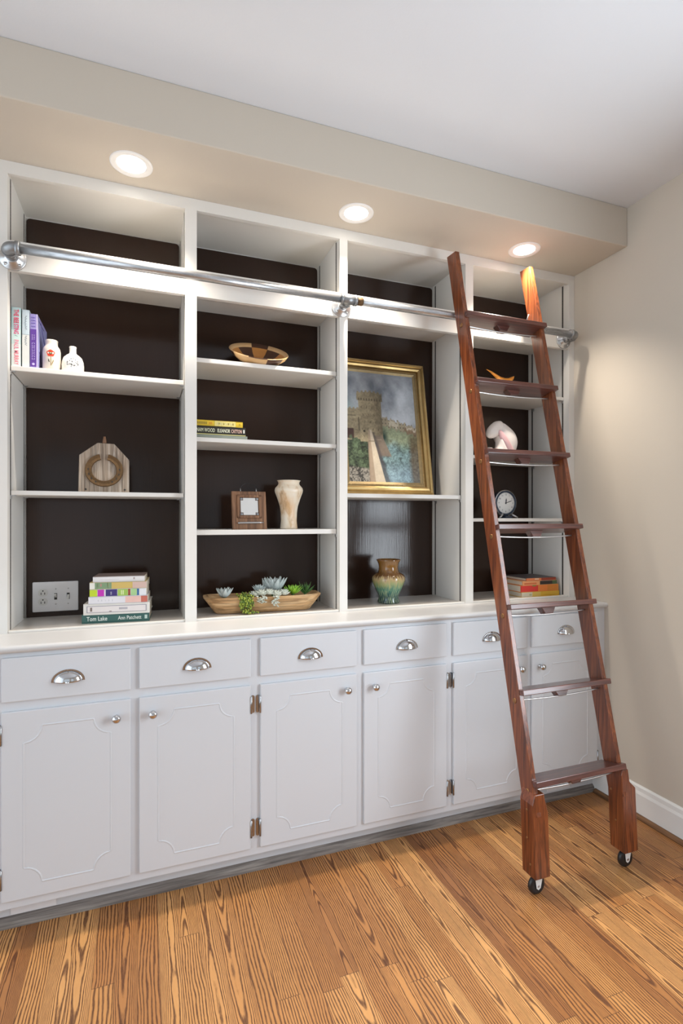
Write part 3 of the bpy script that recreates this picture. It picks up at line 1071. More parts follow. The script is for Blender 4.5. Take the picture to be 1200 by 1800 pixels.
# too blurred to read: pale letter-like strokes down the dark panel, a round mark at the foot
rnd = random.Random(21)
mk = MB()
v_ = 0.122
while v_ > 0.030:
    h_ = rnd.uniform(0.0045, 0.0065)
    if rnd.random() > 0.12:
        mk.box(-0.0058, -0.0046, -0.0009, -0.0004, v_ - h_, v_)
        mk.box(0.0022, 0.0034, -0.0009, -0.0004, v_ - h_ * rnd.uniform(0.6, 1), v_)
        zq_ = v_ - h_ * rnd.random() * 0.8
        mk.box(-0.0058, 0.0034, -0.0009, -0.0004, zq_ - 0.0009, zq_)
    v_ -= h_ + 0.0022
mk.lathe([(0.0005, 0), (0.0045, 0), (0.0045, 0.0006)], Matrix.Translation((-0.001, -0.0004, 0.015)) @ Matrix.Rotation(PI / 2, 4, 'X'), 16)
mk.build('spine_lettering', cmat('lilac_ink', (0.55, 0.48, 0.78)), b3, world=False, label='pale blurred lettering')
mk = MB()
for v_ in (0.186, 0.176, 0.166, 0.154):
    for u_ in (-0.0075, -0.0025, 0.0020):
        mk.box(u_, u_ + rnd.uniform(0.002, 0.0035), -0.0009, -0.0002, v_ - 0.004, v_)
mk.build('spine_ornament', cmat('violet_ink', (0.16, 0.12, 0.42)), b3, world=False)
brd = MB()
brd.box(0.0122, 0.01245, 0.012, 0.195, 0.004, 0.19)
brd.build('cover_art', cmat('violet_board', (0.33, 0.34, 0.62)), b3, world=False)
for pts_, r_ in (([(0.0, 0.06, 0.185), (0, 0.11, 0.15), (0, 0.16, 0.118)], 0.0035), ([(0, 0.03, 0.07), (0, 0.06, 0.05), (0, 0.09, 0.0)], 0.003),
                 ([(0, 0.02, 0.18), (0, 0.08, 0.178), (0, 0.13, 0.18)], 0.003), ([(0, 0.15, 0.02), (0, 0.165, 0.06), (0, 0.18, 0.115)], 0.006)):
    MB().tube([P @ Vector((0.0124, p[1], p[2])) for p in pts_], r_ * 0.5, 6).build('cover_line', cmat('indigo_ink', (0.09, 0.06, 0.25)), b3)

# stack of six at the bottom of the left bay
rz = -0.085
G = 'stack of books beside the wall plate'
zc = ZCT + 0.003
flat_book('green book at the bottom of the stack of six', G, -0.216, 0.026, 2.228, zc, 0.033, 0.165, rz, (0.045, 0.13, 0.115),
          stripes=[(0.93, 0.97, (0.55, 0.68, 0.62), 0.3, 0.75)],
          texts=[(0.07, 'Tom Lake', 0.023, (0.78, 0.84, 0.78), 'LEFT', 0.78), (0.53, 'Ann Patchett', 0.020, (0.78, 0.84, 0.78), 'LEFT', 0.80)])
flat_book('thick cream book second from the bottom of the stack of six, outlined label', G, -0.210, 0.0275, 2.222, zc + 0.033, 0.042, 0.16, rz, (0.74, 0.71, 0.66),
          stripes=[(0.05, 0.95, (0.23, 0.21, 0.27), 0.20, 0.80), (0.06, 0.94, (0.76, 0.70, 0.68), 0.24, 0.76), (0.10, 0.13, (0.2, 0.15, 0.13), 0.32, 0.68),
                   (0.88, 0.91, (0.15, 0.14, 0.13), 0.4, 0.7), (0.38, 0.42, (0.4, 0.16, 0.16), 0.24, 0.34), (0.53, 0.66, (0.45, 0.42, 0.45), 0.42, 0.62)])
flat_book('thin pale grey book with a salmon end, low in the stack of six', G, -0.192, 0.019, 2.218, zc + 0.075, 0.027, 0.15, rz, (0.66, 0.65, 0.69),
          stripes=[(0.0, 0.62, (0.70, 0.68, 0.71)), (0.62, 0.89, (0.75, 0.48, 0.42)), (0.89, 1.0, (0.52, 0.14, 0.10)), (0.92, 0.965, (0.8, 0.6, 0.56), 0.35, 0.7)]
          + [(0.16 + 0.06 * k, 0.165 + 0.06 * k, (0.3, 0.3, 0.36), 0.35, 0.6) for k in range(5)], hard=False)
flat_book('book with a spine of lime, magenta and navy blocks, within the tall stack', G, -0.188, 0.0148, 2.220, zc + 0.102, 0.0285, 0.15, rz, (0.70, 0.70, 0.72),
          stripes=[(0.0, 0.13, (0.50, 0.62, 0.03)), (0.14, 0.25, (0.50, 0.03, 0.42)), (0.28, 0.48, (0.045, 0.03, 0.16)), (0.49, 0.67, (0.33, 0.50, 0.10)),
                   (0.675, 0.715, (0.30, 0.06, 0.03)), (0.725, 0.83, (0.36, 0.56, 0.26)), (0.835, 0.87, (0.03, 0.12, 0.30)), (0.875, 1.0, (0.72, 0.72, 0.74)),
                   (0.36, 0.385, (0.55, 0.55, 0.68), 0.2, 0.65), (0.40, 0.415, (0.55, 0.55, 0.68), 0.2, 0.8), (0.55, 0.565, (0.75, 0.8, 0.5), 0.2, 0.8), (0.58, 0.595, (0.75, 0.8, 0.5), 0.2, 0.8),
                   (0.905, 0.93, (0.05, 0.08, 0.2), 0.4, 0.65)], hard=False)
flat_book('ochre book with a green end, second from top in the stack of six', G, -0.188, 0.0158, 2.220, zc + 0.1305, 0.0265, 0.155, rz, (0.58, 0.47, 0.22),
          stripes=[(0.0, 0.09, (0.76, 0.74, 0.66)), (0.09, 0.38, (0.20, 0.30, 0.17)), (0.38, 0.75, (0.60, 0.43, 0.13)), (0.75, 1.0, (0.62, 0.44, 0.38)),
                   (0.12, 0.15, (0.5, 0.58, 0.35), 0.3, 0.8), (0.18, 0.21, (0.45, 0.25, 0.2), 0.4, 0.8), (0.24, 0.27, (0.5, 0.58, 0.3), 0.2, 0.6), (0.30, 0.33, (0.62, 0.66, 0.3), 0.3, 0.9)], hard=False)
flat_book('slim white-spined book with a mottled brown cover on top of the stack of six', G, -0.177, 0.0085, 2.224, zc + 0.157, 0.0215, 0.14, rz, (0.74, 0.71, 0.70),
          stripes=[(0.78, 0.81, (0.42, 0.32, 0.30), 0.4, 0.75), (0.13, 0.50, (0.62, 0.58, 0.60), 0.45, 0.52)], top=(0.30, 0.22, 0.19), hard=False)

# three books lying on the second shelf of the second bay, half hidden by the upright
z2 = SHELVES[1][1]
G = 'books lying behind the second upright'
flat_book('thin grey book under the black one, mostly hidden by the shelf edge', G, 0.183, 0.4105, 2.212, z2, 0.0155, 0.15, 0, (0.25, 0.28, 0.24), hard=False)
flat_book('black book with cream capitals lying between a yellow and a grey book', G, 0.183, 0.404, 2.216, z2 + 0.0155, 0.036, 0.15, 0, (0.022, 0.020, 0.014),
          stripes=[(0.0, 1.0, (0.55, 0.50, 0.20), 0.0, 0.12), (0.955, 0.98, (0.75, 0.75, 0.7), 0.35, 0.75)],
          texts=[(0.02, 'BIRNAM WOOD', 0.0215, (0.70, 0.72, 0.52), 'LEFT', 0.090), (0.475, 'ELEANOR', 0.0205, (0.78, 0.80, 0.62), 'LEFT', 0.051), (0.73, 'CATTON', 0.0205, (0.84, 0.55, 0.46), 'LEFT', 0.043)])
flat_book('yellow book lying on top of the black book with cream capitals', G, 0.183, 0.3925, 2.218, z2 + 0.0515, 0.0235, 0.14, 0, (0.66, 0.47, 0.03),
          stripes=[(0.45, 0.86, (0.70, 0.60, 0.20)), (0.92, 0.95, (0.40, 0.28, 0.02), 0.35, 0.65)]
          + [(0.10 + 0.024 * k, 0.112 + 0.024 * k, (0.20, 0.15, 0.02), 0.3, 0.72) for k in range(9)] + [(0.345 + 0.022 * k, 0.357 + 0.022 * k, (0.62, 0.25, 0.02), 0.3, 0.7) for k in range(3)]
          + [(0.50 + 0.03 * k, 0.512 + 0.03 * k, (0.50, 0.48, 0.30), 0.32, 0.66) for k in range(11)], hard=False)

# four books at the foot of the right bay
G = 'books behind the ladder'
zb4 = ZCT + 0.003
flat_book('yellow-spined book at the bottom of the pile of four behind the ladder', G, 1.805, 2.047, 2.206, zb4, 0.0255, 0.19, 0, (0.70, 0.42, 0.04),
          stripes=[(0.0, 0.28, (0.68, 0.62, 0.48)), (0.28, 0.5, (0.70, 0.50, 0.12)), (0.2, 0.26, (0.45, 0.5, 0.25), 0.3, 0.6)], pages=M['pages'])
flat_book('thick red-orange book with a green leaf on its spine, behind the ladder', G, 1.801, 2.041, 2.206, zb4 + 0.0255, 0.034, 0.19, 0, (0.72, 0.20, 0.04),
          stripes=[(0.0, 0.45, (0.70, 0.045, 0.035)), (0.45, 0.70, (0.78, 0.22, 0.04)), (0.70, 1.0, (0.66, 0.22, 0.03)), (0.70, 0.84, (0.22, 0.30, 0.03), 0.3, 0.9), (0.3, 0.4, (0.25, 0.2, 0.04), 0.8, 1.0)])
flat_book('orange and black spined book, second from the top of the pile behind the ladder', G, 1.811, 2.031, 2.206, zb4 + 0.0595, 0.0215, 0.19, 0, (0.78, 0.45, 0.20),
          stripes=[(0.0, 0.5, (0.80, 0.34, 0.14)), (0.50, 0.86, (0.03, 0.02, 0.015)), (0.86, 1.0, (0.08, 0.13, 0.05)), (0.55, 0.8, (0.7, 0.45, 0.35), 0.75, 1.0), (0.05, 0.4, (0.65, 0.16, 0.05), 0.2, 0.6)])
flat_book('thin red-spined book on top of the pile of four behind the ladder', G, 1.838, 2.028, 2.210, zb4 + 0.081, 0.0145, 0.18, 0, (0.50, 0.07, 0.03),
          stripes=[(0.0, 0.5, (0.75, 0.22, 0.08)), (0.5, 1.0, (0.34, 0.05, 0.02)), (0.28, 0.42, (0.8, 0.6, 0.4), 0.4, 0.8)], top=(0.12, 0.10, 0.10))

# ------------------------------------------------------------------ small vases
M['cream'] = plain('cream_glaze', (0.78, 0.70, 0.60), 0.28, var=0.02)
M['white_glaze'] = plain('white_glaze', (0.84, 0.81, 0.75), 0.25, var=0.02)


def on_lathe(prof, cx_, cy_, z0, ang, z, off=0.0006):
    for (r0, a), (r1, c) in zip(prof, prof[1:]):
        if a <= z <= c and c > a:
            r = r0 + (r1 - r0) * (z - a) / (c - a)
            break
    else:
        r = prof[0][0]
    r += off
    return (cx_ + r * math.cos(ang), cy_ + r * math.sin(ang), z0 + z)


def decal(prof, cx_, cy_, z0, a0, zc, outline, off):
    """filled fan patch glued on a turned surface; outline in metres (du, dz)"""
    R = 0.03
    vs = [on_lathe(prof, cx_, cy_, z0, a0, zc, off)] + [on_lathe(prof, cx_, cy_, z0, a0 + u / R, zc + v, off) for u, v in outline]
    n = len(outline)
    return vs, [(0, 1 + k, 1 + (k + 1) % n) for k in range(n)]


profA = [(0.001, 0), (0.027, 0.0), (0.030, 0.004), (0.0305, 0.05), (0.0305, 0.075), (0.028, 0.088), (0.022, 0.097), (0.0205, 0.101), (0.0205, 0.110), (0.0215, 0.117), (0.020, 0.119), (0.017, 0.117), (0.016, 0.10), (0.001, 0.098)]
va = thing('vase', 'cream vase with a painted red poppy beside the purple book', 'vase', (-0.3175, 2.245, ZA_))
MB().lathe(profA, Matrix.Translation((-0.3175, 2.245, ZA_)), 48, cap=False).build('body', M['cream'], va)
A0 = -PI / 2 + 0.12 - 0.10
pz = 0.064
fl = [(0.0135 * (1 + 0.10 * math.sin(5 * a)) * math.cos(a), 0.0125 * (1 + 0.08 * math.sin(5 * a)) * math.sin(a)) for a in [k * 2 * PI / 24 for k in range(24)]]
ci = lambda r: [(r * math.cos(a), r * math.sin(a)) for a in [k * 2 * PI / 12 for k in range(12)]]
q = MB()
q.add(*decal(profA, -0.3175, 2.245, ZA_, A0, pz, fl, 0.0005), mi=0)
q.add(*decal(profA, -0.3175, 2.245, ZA_, A0, pz, ci(0.0048), 0.0009), mi=1)
q.add(*decal(profA, -0.3175, 2.245, ZA_, A0, pz + 0.0008, ci(0.0025), 0.0012), mi=2)
for du, dz in ((0.0, 0.0),):
    q.add(*decal(profA, -0.3175, 2.245, ZA_, A0 + 0.02, 0.036, [(-0.0008, 0.016), (0.0008, 0.016), (0.0016, -0.014), (0.0, -0.020), (-0.001, -0.014)], 0.0005), mi=3)
    q.add(*decal(profA, -0.3175, 2.245, ZA_, A0 - 0.19, 0.036, [(-0.002, 0.008), (0.0005, 0.004), (0.0028, -0.006), (0.0, -0.005), (-0.0024, 0.0)], 0.0005), mi=4)
    q.add(*decal(profA, -0.3175, 2.245, ZA_, A0 + 0.20, 0.032, [(0.004, 0.010), (0.001, 0.006), (-0.003, -0.008), (-0.004, -0.013), (0.0005, -0.005), (0.003, 0.002)], 0.0005), mi=3)
q.build('painted_poppy', [plain('poppy_red', (0.70, 0.055, 0.02), 0.4), plain('poppy_black', (0.03, 0.02, 0.01), 0.4), plain('poppy_centre', (0.55, 0.62, 0.35), 0.4),
                          plain('stem_olive', (0.28, 0.20, 0.06), 0.5), plain('leaf_dark', (0.035, 0.035, 0.02), 0.5)], va, label='red poppy with dark leaves')
profB = [(0.001, 0), (0.036, 0.0), (0.038, 0.003), (0.0385, 0.03), (0.037, 0.045), (0.032, 0.060), (0.022, 0.070), (0.0140, 0.0755), (0.0120, 0.080), (0.0118, 0.096), (0.0128, 0.1015), (0.0115, 0.104), (0.0085, 0.102), (0.008, 0.08), (0.001, 0.075)]
vb = thing('vase', 'small white bottle vase with a black dotted blossom, right of the poppy vase', 'vase', (-0.2465, 2.245, ZA_))
MB().lathe(profB, Matrix.Translation((-0.2465, 2.245, ZA_)), 48, cap=False).build('body', M['white_glaze'], vb)
q = MB()
random.seed(3)
for k in range(30):
    a, rr = random.uniform(0, 2 * PI), 0.017 * math.sqrt(random.random())
    s_ = random.uniform(0.0009, 0.002)
    q.add(*decal(profB, -0.2465, 2.245, ZA_, -PI / 2 + 0.08 + rr * math.cos(a) / 0.03, 0.035 + rr * math.sin(a), [(s_ * math.cos(b_), s_ * math.sin(b_) * 1.2) for b_ in [j * PI / 4 for j in range(8)]], 0.0005))
q.build('painted_blossom', plain('blue_black_dots', (0.09, 0.10, 0.12), 0.4), vb, label='blue-black dotted blossom')

# ------------------------------------------------------------------ horseshoe block
z1_ = SHELVES[0][1]
hb = thing('horseshoe_plaque', 'weathered grey wooden plaque with a rusty horseshoe, standing on the left shelf', 'plaque', (-0.14, 2.27, z1_))
out = [(-0.231, 0), (-0.049, 0), (-0.049, 0.132), (-0.103, 0.193), (-0.163, 0.195), (-0.228, 0.145)]
MB().prism([(x, z1_ + z) for x, z in out], 2.27, 2.305, 'Y').build('board', M['old'], hb, bevel=0.003)
hs = MB()
cx_, cz = -0.1395, z1_ + 0.088
vs, fs = [], []
nn = 40
for k in range(nn + 1):
    a = PI / 2 + 0.25 + (2 * PI - 0.50) * k / nn
    w_ = 1.0 + 0.0 * math.sin(a)
    for r, yy in ((0.044, 2.270), (0.046, 2.260), (0.056, 2.2625), (0.066, 2.259), (0.069, 2.270)):
        vs.append((cx_ + r * math.cos(a), yy, cz + r * math.sin(a) * 0.94))
for k in range(nn):
    for j in range(4):
        fs.append((5 * k + j, 5 * k + 5 + j, 5 * k + 6 + j, 5 * k + 1 + j))
fs += [(0, 1, 2, 3, 4), tuple(5 * nn + j for j in (4, 3, 2, 1, 0))]
hs.add(vs, fs)
hso = hs.build('horseshoe', M['rust'], hb)
nl = MB()
for k in range(8):
    a = -PI / 2 + (0.55 + 0.36 * (k % 4)) * (1 if k < 4 else -1)
    nl.box(cx_ + 0.056 * math.cos(a) - 0.0022, cx_ + 0.056 * math.cos(a) + 0.0022, 2.2605, 2.263, cz + 0.053 * math.sin(a) - 0.003, cz + 0.053 * math.sin(a) + 0.003)
nl.build('nail_hole', M['slot'], hso)
MB().tube([(-0.139, 2.288, z1_ + 0.185), (-0.139, 2.286, z1_ + 0.205), (-0.139, 2.283, z1_ + 0.222)], [0.0075, 0.007, 0.004], 10).build('peg', M['framew'], hb, label='small brown peg')
for dx in (-0.205, -0.065):
    MB().lathe([(0.004, 0), (0.004, 0.0006)], Matrix.Translation((dx, 2.27, z1_ + 0.013)) @ Matrix.Rotation(PI / 2, 4, 'X'), 12).build('hole', M['slot'], hb)

# ------------------------------------------------------------------ segmented wooden bowl
zs_ = SHELVES[1][0]
bo = thing('wooden_bowl', 'wide segmented bowl of light, orange and dark wood on the second bay top shelf', 'bowl', (0.470, 2.27, zs_))
BM = [plain('maple_segment', (0.66, 0.42, 0.20), 0.3), plain('walnut_segment', (0.075, 0.032, 0.018), 0.3), plain('amber_segment', (0.52, 0.23, 0.06), 0.3)]
prof = [(0.001, 0.0), (0.055, 0.0), (0.062, 0.003), (0.094, 0.018), (0.117, 0.036), (0.128, 0.054), (0.1255, 0.057), (0.113, 0.042), (0.090, 0.024), (0.060, 0.011), (0.001, 0.008)]


def bowl_mi(i, k):
    seg = ((k + 2) // 6) % 10
    if i in (0, 9):
        return 1
    if i in (1, 2):
        return (1, 0)[seg % 2]
    if i in (3, 4):
        return (0, 1, 0, 0, 1)[(seg + 1) % 5]
    if i in (5, 6):
        return (0, 0, 1, 0, 0)[seg % 5]
    return (2, 1)[seg % 2]


mt = Matrix.Translation((0.472, 2.300, zs_ + 0.031)) @ Matrix.Rotation(math.radians(31), 4, 'X')
MB().lathe(prof, mt, 60, cap=False, mifn=bowl_mi).build('bowl', BM, bo)

# ------------------------------------------------------------------ turned pale wood vase (second bay)
z3 = SHELVES[1][2]
m, nt, b = newmat('spalted_wood')
v = coords(nt, (16, 16, 9))
f = noise(nt, v, 1.0, 5, 0.6, 1.0)
f2 = noise(nt, coords(nt, (7, 7, 4), loc=(3, 2, 5)), 1.0, 3)
c_ = ramp(nt, f, [(0.30, (0.26, 0.14, 0.07)), (0.38, (0.60, 0.42, 0.25)), (0.48, (0.78, 0.66, 0.50)), (0.7, (0.82, 0.76, 0.66))])
nt.links.new(mixc(nt, ramp(nt, f2, [(0.55, (0, 0, 0)), (0.68, (0.9, 0.9, 0.9))]), c_, (0.66, 0.38, 0.16)), b.inputs['Base Color'])
b.inputs['Roughness'].default_value = 0.35
M['spalt'] = m
profV = [(0.001, 0), (0.036, 0.0), (0.0385, 0.003), (0.0375, 0.010), (0.0350, 0.035), (0.0360, 0.070), (0.0400, 0.100), (0.0510, 0.135), (0.0605, 0.160), (0.0625, 0.170), (0.060, 0.181), (0.050, 0.192), (0.0460, 0.200), (0.0480, 0.209), (0.0525, 0.2135), (0.0500, 0.2145), (0.044, 0.205), (0.001, 0.19)]
vv_ = thing('vase', 'tall turned vase of pale mottled wood beside the small brown frame', 'vase', (0.608, 2.285, z3))
MB().lathe(profV, Matrix.Translation((0.608, 2.285, z3)), 56, cap=False).build('body', M['spalt'], vv_)

# ------------------------------------------------------------------ small rustic frame with wire loop
ry = math.radians(-9)
fr = thing('rustic_frame', 'small brown wooden frame with a white plate and wire loop, leaning on the shelf', 'frame', (0.4285, 2.247, z3), (-math.radians(11), 0, 0))
w2, h2 = 0.0735, 0.166
MB().box(-w2, w2, 0, 0.018, 0, h2).build('board', M['framew'], fr, world=False, bevel=0.002)
fm = MB()
for a, c, e, h_ in ((-0.052, -0.040, 0.048, 0.150), (0.040, 0.052, 0.048, 0.150), (-0.052, 0.052, 0.048, 0.060), (-0.052, 0.052, 0.138, 0.150)):
    fm.box(a, c, -0.006, 0, e, h_)
fm.build('moulding', M['framew'], fr, world=False, bevel=0.002)
r = 0.011
x0, x1, z0, z1 = -0.037, 0.037, 0.062, 0.136
nt_ = [(x0 + r, z0), (x1 - r, z0), (x1 - r, z0 + r), (x1, z0 + r), (x1, z1 - r), (x1 - r, z1 - r), (x1 - r, z1), (x0 + r, z1), (x0 + r, z1 - r), (x0, z1 - r), (x0, z0 + r), (x0 + r, z0 + r)]
MB().prism(nt_, -0.003, 0, 'Y').build('plate', plain('white_card', (0.68, 0.68, 0.66), 0.5, var=0.02), fr, world=False, label='white plate with notched corners')
for sx_, zz in ((-1, z0 + 0.004), (1, z0 + 0.004), (-1, z1 - 0.004), (1, z1 - 0.004)):
    MB().ball((sx_ * 0.034, -0.003, zz), 0.0065, 0.003, 0.0065, 10).build('corner_stud', M['galv_dark'], fr, world=False)
MB().tube([(-0.052, -0.006, 0.026), (-0.040, -0.006, 0.027), (0.040, -0.006, 0.028), (0.060, -0.006, 0.028)], [0.0035, 0.0048, 0.0042, 0.0015], 10).build('bar', M['steel'], fr, world=False, label='thin silver bar')
for sx_ in (-0.034, 0.034):
    MB().tube([(sx_, 0.006, h2 - 0.002), (sx_, 0.006, h2 + 0.014)], 0.002, 8).build('pin', M['steel'], fr, world=False)
MB().tube([(0.034 * math.cos(a), 0.008, h2 + 0.008 + 0.030 * math.sin(a)) for a in [k * PI / 14 for k in range(15)]], 0.0009, 6).build('wire_loop', M['black'], fr, world=False)

# ------------------------------------------------------------------ dough-bowl trough
TX, TY, TZ = 0.492, 2.290, ZCT + 0.003
RZT = -0.055
tr = thing('wooden_trough', 'long pale carved wooden trough on the second bay floor, holding succulents', 'planter', (TX, TY, TZ), (0, 0, RZT))


def section(x, w_, z, n=10, sq=0.65):
    pts = []
    for k in range(n):
        pass
    return pts


def trough_mesh():
    mb = MB()
    n = 24
    def ring(hx, hy, z, cut=0.0, p=5.0):
        r_ = []
        for k in range(n):
            a = 2 * PI * k / n
            ca, sa = math.cos(a), math.sin(a)
            x = hx * math.copysign(abs(ca) ** (2 / p), ca)
            y = hy * math.copysign(abs(sa) ** (2 / p), sa)
            zz = z + cut * (abs(x) / hx) ** 2
            r_.append((x, y, zz))
        return r_
    rings = [ring(0.198, 0.040, 0.0), ring(0.207, 0.050, 0.005), ring(0.230, 0.066, 0.036, 0.001), ring(0.252, 0.077, 0.064, 0.003), ring(0.2525, 0.078, 0.069, 0.004),
             ring(0.240, 0.068, 0.070, 0.004), ring(0.232, 0.062, 0.062, 0.002), ring(0.21, 0.045, 0.045)]
    vs = [p for r_ in rings for p in r_]
    fs = [(i * n + k, i * n + (k + 1) % n, (i + 1) * n + (k + 1) % n, (i + 1) * n + k) for i in range(len(rings) - 1) for k in range(n)]
    fs += [tuple(range(n))[::-1], tuple((len(rings) - 1) * n + k for k in range(n))]
    mb.add(vs, fs, 0, True)
    mb.mi[-1] = 1
    return mb


o = trough_mesh().build('trough', [M['trough'], plain('soil', (0.03, 0.02, 0.014), 0.95)], tr, world=False)
es = o.modifiers.new('edge', 'EDGE_SPLIT')
es.split_angle = 0.9

PT = Matrix(MATX[tr.name])


def leaf(mb, base, az, el, L, w_, th, mi=0, tipcurl=0.3):
    """fleshy pointed leaf"""
    d = Vector((math.cos(az) * math.cos(el), math.sin(az) * math.cos(el), math.sin(el)))
    side = Vector((-math.sin(az), math.cos(az), 0))
    up = side.cross(d) * -1
    n, m_ = 5, 6
    vs, fs = [], []
    for i in range(n + 1):
        s_ = i / n
        c = Vector(base) + d * (L * s_) + Vector((0, 0, 1)) * (tipcurl * L * s_ * s_)
        ww = w_ * (math.sin(PI * (0.12 + 0.86 * s_ ** 0.8))) * 0.5
        for k in range(m_):
            a = 2 * PI * k / m_
            vs.append(c + side * (ww * math.cos(a)) + up * (th * 0.5 * math.sin(a) * (ww / (w_ * 0.5) + 0.05)))
    for i in range(n):
        for k in range(m_):
            fs.append((i * m_ + k, i * m_ + (k + 1) % m_, (i + 1) * m_ + (k + 1) % m_, (i + 1) * m_ + k))
    fs.append(tuple(n * m_ + k for k in range(m_)))
    mb.add(vs, fs, mi, True)


def rosette(mb, c, R, n=22, w_=0.4, el0=0.15, el1=1.35, th=0.18, seed=0, mi=0):
    rnd = random.Random(seed)
    for k in range(n):
        t_ = k / (n - 1)
        leaf(mb, (c[0], c[1], c[2]), k * 2.39996 + rnd.uniform(-0.1, 0.1), el0 + (el1 - el0) * t_ + rnd.uniform(-0.06, 0.06),
             R * (1 - 0.45 * t_), R * w_ * (1 - 0.3 * t_), R * th, mi)


def leafmat(name, c1, c2, rough=0.5):
    m, nt, b = newmat(name)
    f = noise(nt, coords(nt), 60, 3)
    nt.links.new(mixc(nt, f, c1, c2), b.inputs['Base Color'])
    b.inputs['Roughness'].default_value = rough
    b.inputs['Subsurface Weight'].default_value = 0.0
    return m


SAGE = leafmat('blue_grey_leaf', (0.42, 0.50, 0.48), (0.62, 0.67, 0.66))
PALE = leafmat('pale_grey_leaf', (0.50, 0.54, 0.46), (0.64, 0.66, 0.58))
LIME = leafmat('lime_leaf', (0.16, 0.38, 0.02), (0.34, 0.60, 0.06), 0.35)
DEEP = leafmat('deep_green_leaf', (0.035, 0.11, 0.025), (0.10, 0.22, 0.05), 0.4)
PEARL = leafmat('yellow_green_bead', (0.20, 0.28, 0.03), (0.45, 0.50, 0.07), 0.4)
GS = 'succulents in the wooden trough'
ZR = 0.066


def plant(label, lx, lyy, fn, mat, name='succulent'):
    w = PT @ Vector((lx, lyy, ZR + 0.004))
    t = thing(name, label, 'plant', tuple(w), (0, 0, RZT), GS)
    mb = MB()
    fn(mb)
    mb.build('leaves', mat, t, world=False)
    MB().tube([(0, 0, -0.018), (0, 0, 0.006)], 0.006, 8).build('stem', DEEP, t, world=False)
    return t


plant('grey-green rosette succulent at the left end of the trough', -0.168, -0.034, lambda mb: rosette(mb, (0, 0, 0.0), 0.046, 22, 0.62, 0.55, 1.35, 0.30, 1), SAGE)
plant('small blue-grey rosette succulent just right of the trailing beads', -0.018, -0.006, lambda mb: rosette(mb, (0, 0, 0.016), 0.036, 26, 0.65, 0.2, 1.4, 0.25, 2), SAGE)


def big(mb):
    rosette(mb, (0.0, 0.0, 0.012), 0.068, 24, 0.55, 0.6, 1.4, 0.32, 3)
    rosette(mb, (-0.030, 0.012, 0.01), 0.054, 8, 0.5, 1.0, 1.45, 0.3, 4)


plant('largest pale blue-grey succulent, standing tallest in the middle of the trough', 0.052, 0.0, big, SAGE)


def cluster(mb):
    for k, (dx, dy, dz, R) in enumerate(((-0.078, 0.004, 0.004, 0.028), (-0.050, -0.008, 0.010, 0.030), (-0.018, -0.008, 0.012, 0.028), (0.014, -0.006, 0.004, 0.030), (0.046, 0.0, 0.006, 0.030))):
        rosette(mb, (dx, dy, dz), R, 18, 0.7, 0.0, 1.35, 0.4, 10 + k)
    rnd = random.Random(5)
    for k in range(60):
        s_ = rnd.random()
        dx = 0.004 + rnd.uniform(-0.010, 0.010) - (0.055 * (k % 2)) + rnd.uniform(-0.01, 0.01) * (k % 2)
        zz = 0.004 - (0.044 if k % 2 == 0 else 0.026) * s_
        leaf(mb, (dx, -0.028 + 0.010 * s_ - 0.004 * rnd.random(), zz), rnd.uniform(-PI, 0), rnd.uniform(-0.8, 0.3), 0.014, 0.009, 0.006)


plant('row of tiny pale rosettes spilling over the front of the trough', 0.035, -0.056, cluster, PALE)
plant('bright lime-green rosette succulent right of the centre of the trough', 0.128, -0.030, lambda mb: rosette(mb, (0, 0, 0.002), 0.050, 26, 0.40, 0.25, 1.3, 0.14, 6), LIME)


def spiky(mb):
    rnd = random.Random(8)
    for k in range(34):
        leaf(mb, (rnd.uniform(-0.008, 0.008), rnd.uniform(-0.008, 0.008), 0), k * 2.4, rnd.uniform(0.35, 1.3), rnd.uniform(0.035, 0.056), 0.0075, 0.004, 0, 0.15)


plant('dark green spiky succulent at the right end of the trough', 0.187, -0.014, spiky, DEEP)
# string of beads trailing over the front edge
w = PT @ Vector((-0.083, -0.060, ZR))
sp = thing('trailing_succulent', 'yellow-green trailing plant of small beads hanging over the trough front', 'plant', tuple(w), (0, 0, RZT), GS)
mb, ms = MB(), MB()
rnd = random.Random(12)
for k in range(26):
    x = rnd.uniform(-0.032, 0.032)
    ln = rnd.uniform(0.02, 0.075) if k > 9 else rnd.uniform(0.05, 0.086)
    pts = [Vector((x, 0.02, 0.003 + rnd.uniform(0, 0.018)))]
    y_ = -0.016 - rnd.random() * 0.008
    xe = x + rnd.uniform(-0.006, 0.012)
    for j in range(1, 7):
        q_ = j / 6
        pts.append(Vector((x + (xe - x) * q_, 0.02 + (y_ - 0.02) * min(1, q_ * 3.0) + (0.010 * q_ if q_ > 0.4 else 0), 0.008 - ln * q_ + 0.012 * math.sin(PI * min(1, q_ * 2)))))
    if k < 7:   # strands that reach the shelf and run right
        for j in range(1, 3 + 3 * (k % 2)):
            pts.append(Vector((xe + 0.011 * j, y_ - 0.003 * rnd.random(), -ZR + 0.006 + rnd.uniform(0, 0.004))))
    pts = [Vector((p.x, p.y, max(p.z, -ZR + 0.005))) for p in pts]
    ms.tube(pts, 0.0007, 5)
    for a, c in zip(pts, pts[1:]):
        nb = max(1, int((c - a).length / 0.0075))
        for j in range(nb):
            p = a.lerp(c, j / nb) + Vector((rnd.uniform(-0.006, 0.006), rnd.uniform(-0.008, 0.002), rnd.uniform(-0.003, 0.004)))
            p.z = max(p.z, -ZR + 0.004)
            r_ = rnd.uniform(0.0026, 0.0042)
            mb.ball(p, r_, r_, r_ * 1.2, 8, mi=rnd.choice((0, 0, 1)))
mb.build('beads', [PEARL, leafmat('dark_green_bead', (0.07, 0.13, 0.02), (0.16, 0.24, 0.04), 0.4)], sp, world=False)
ms.build('strands', DEEP, sp, world=False)

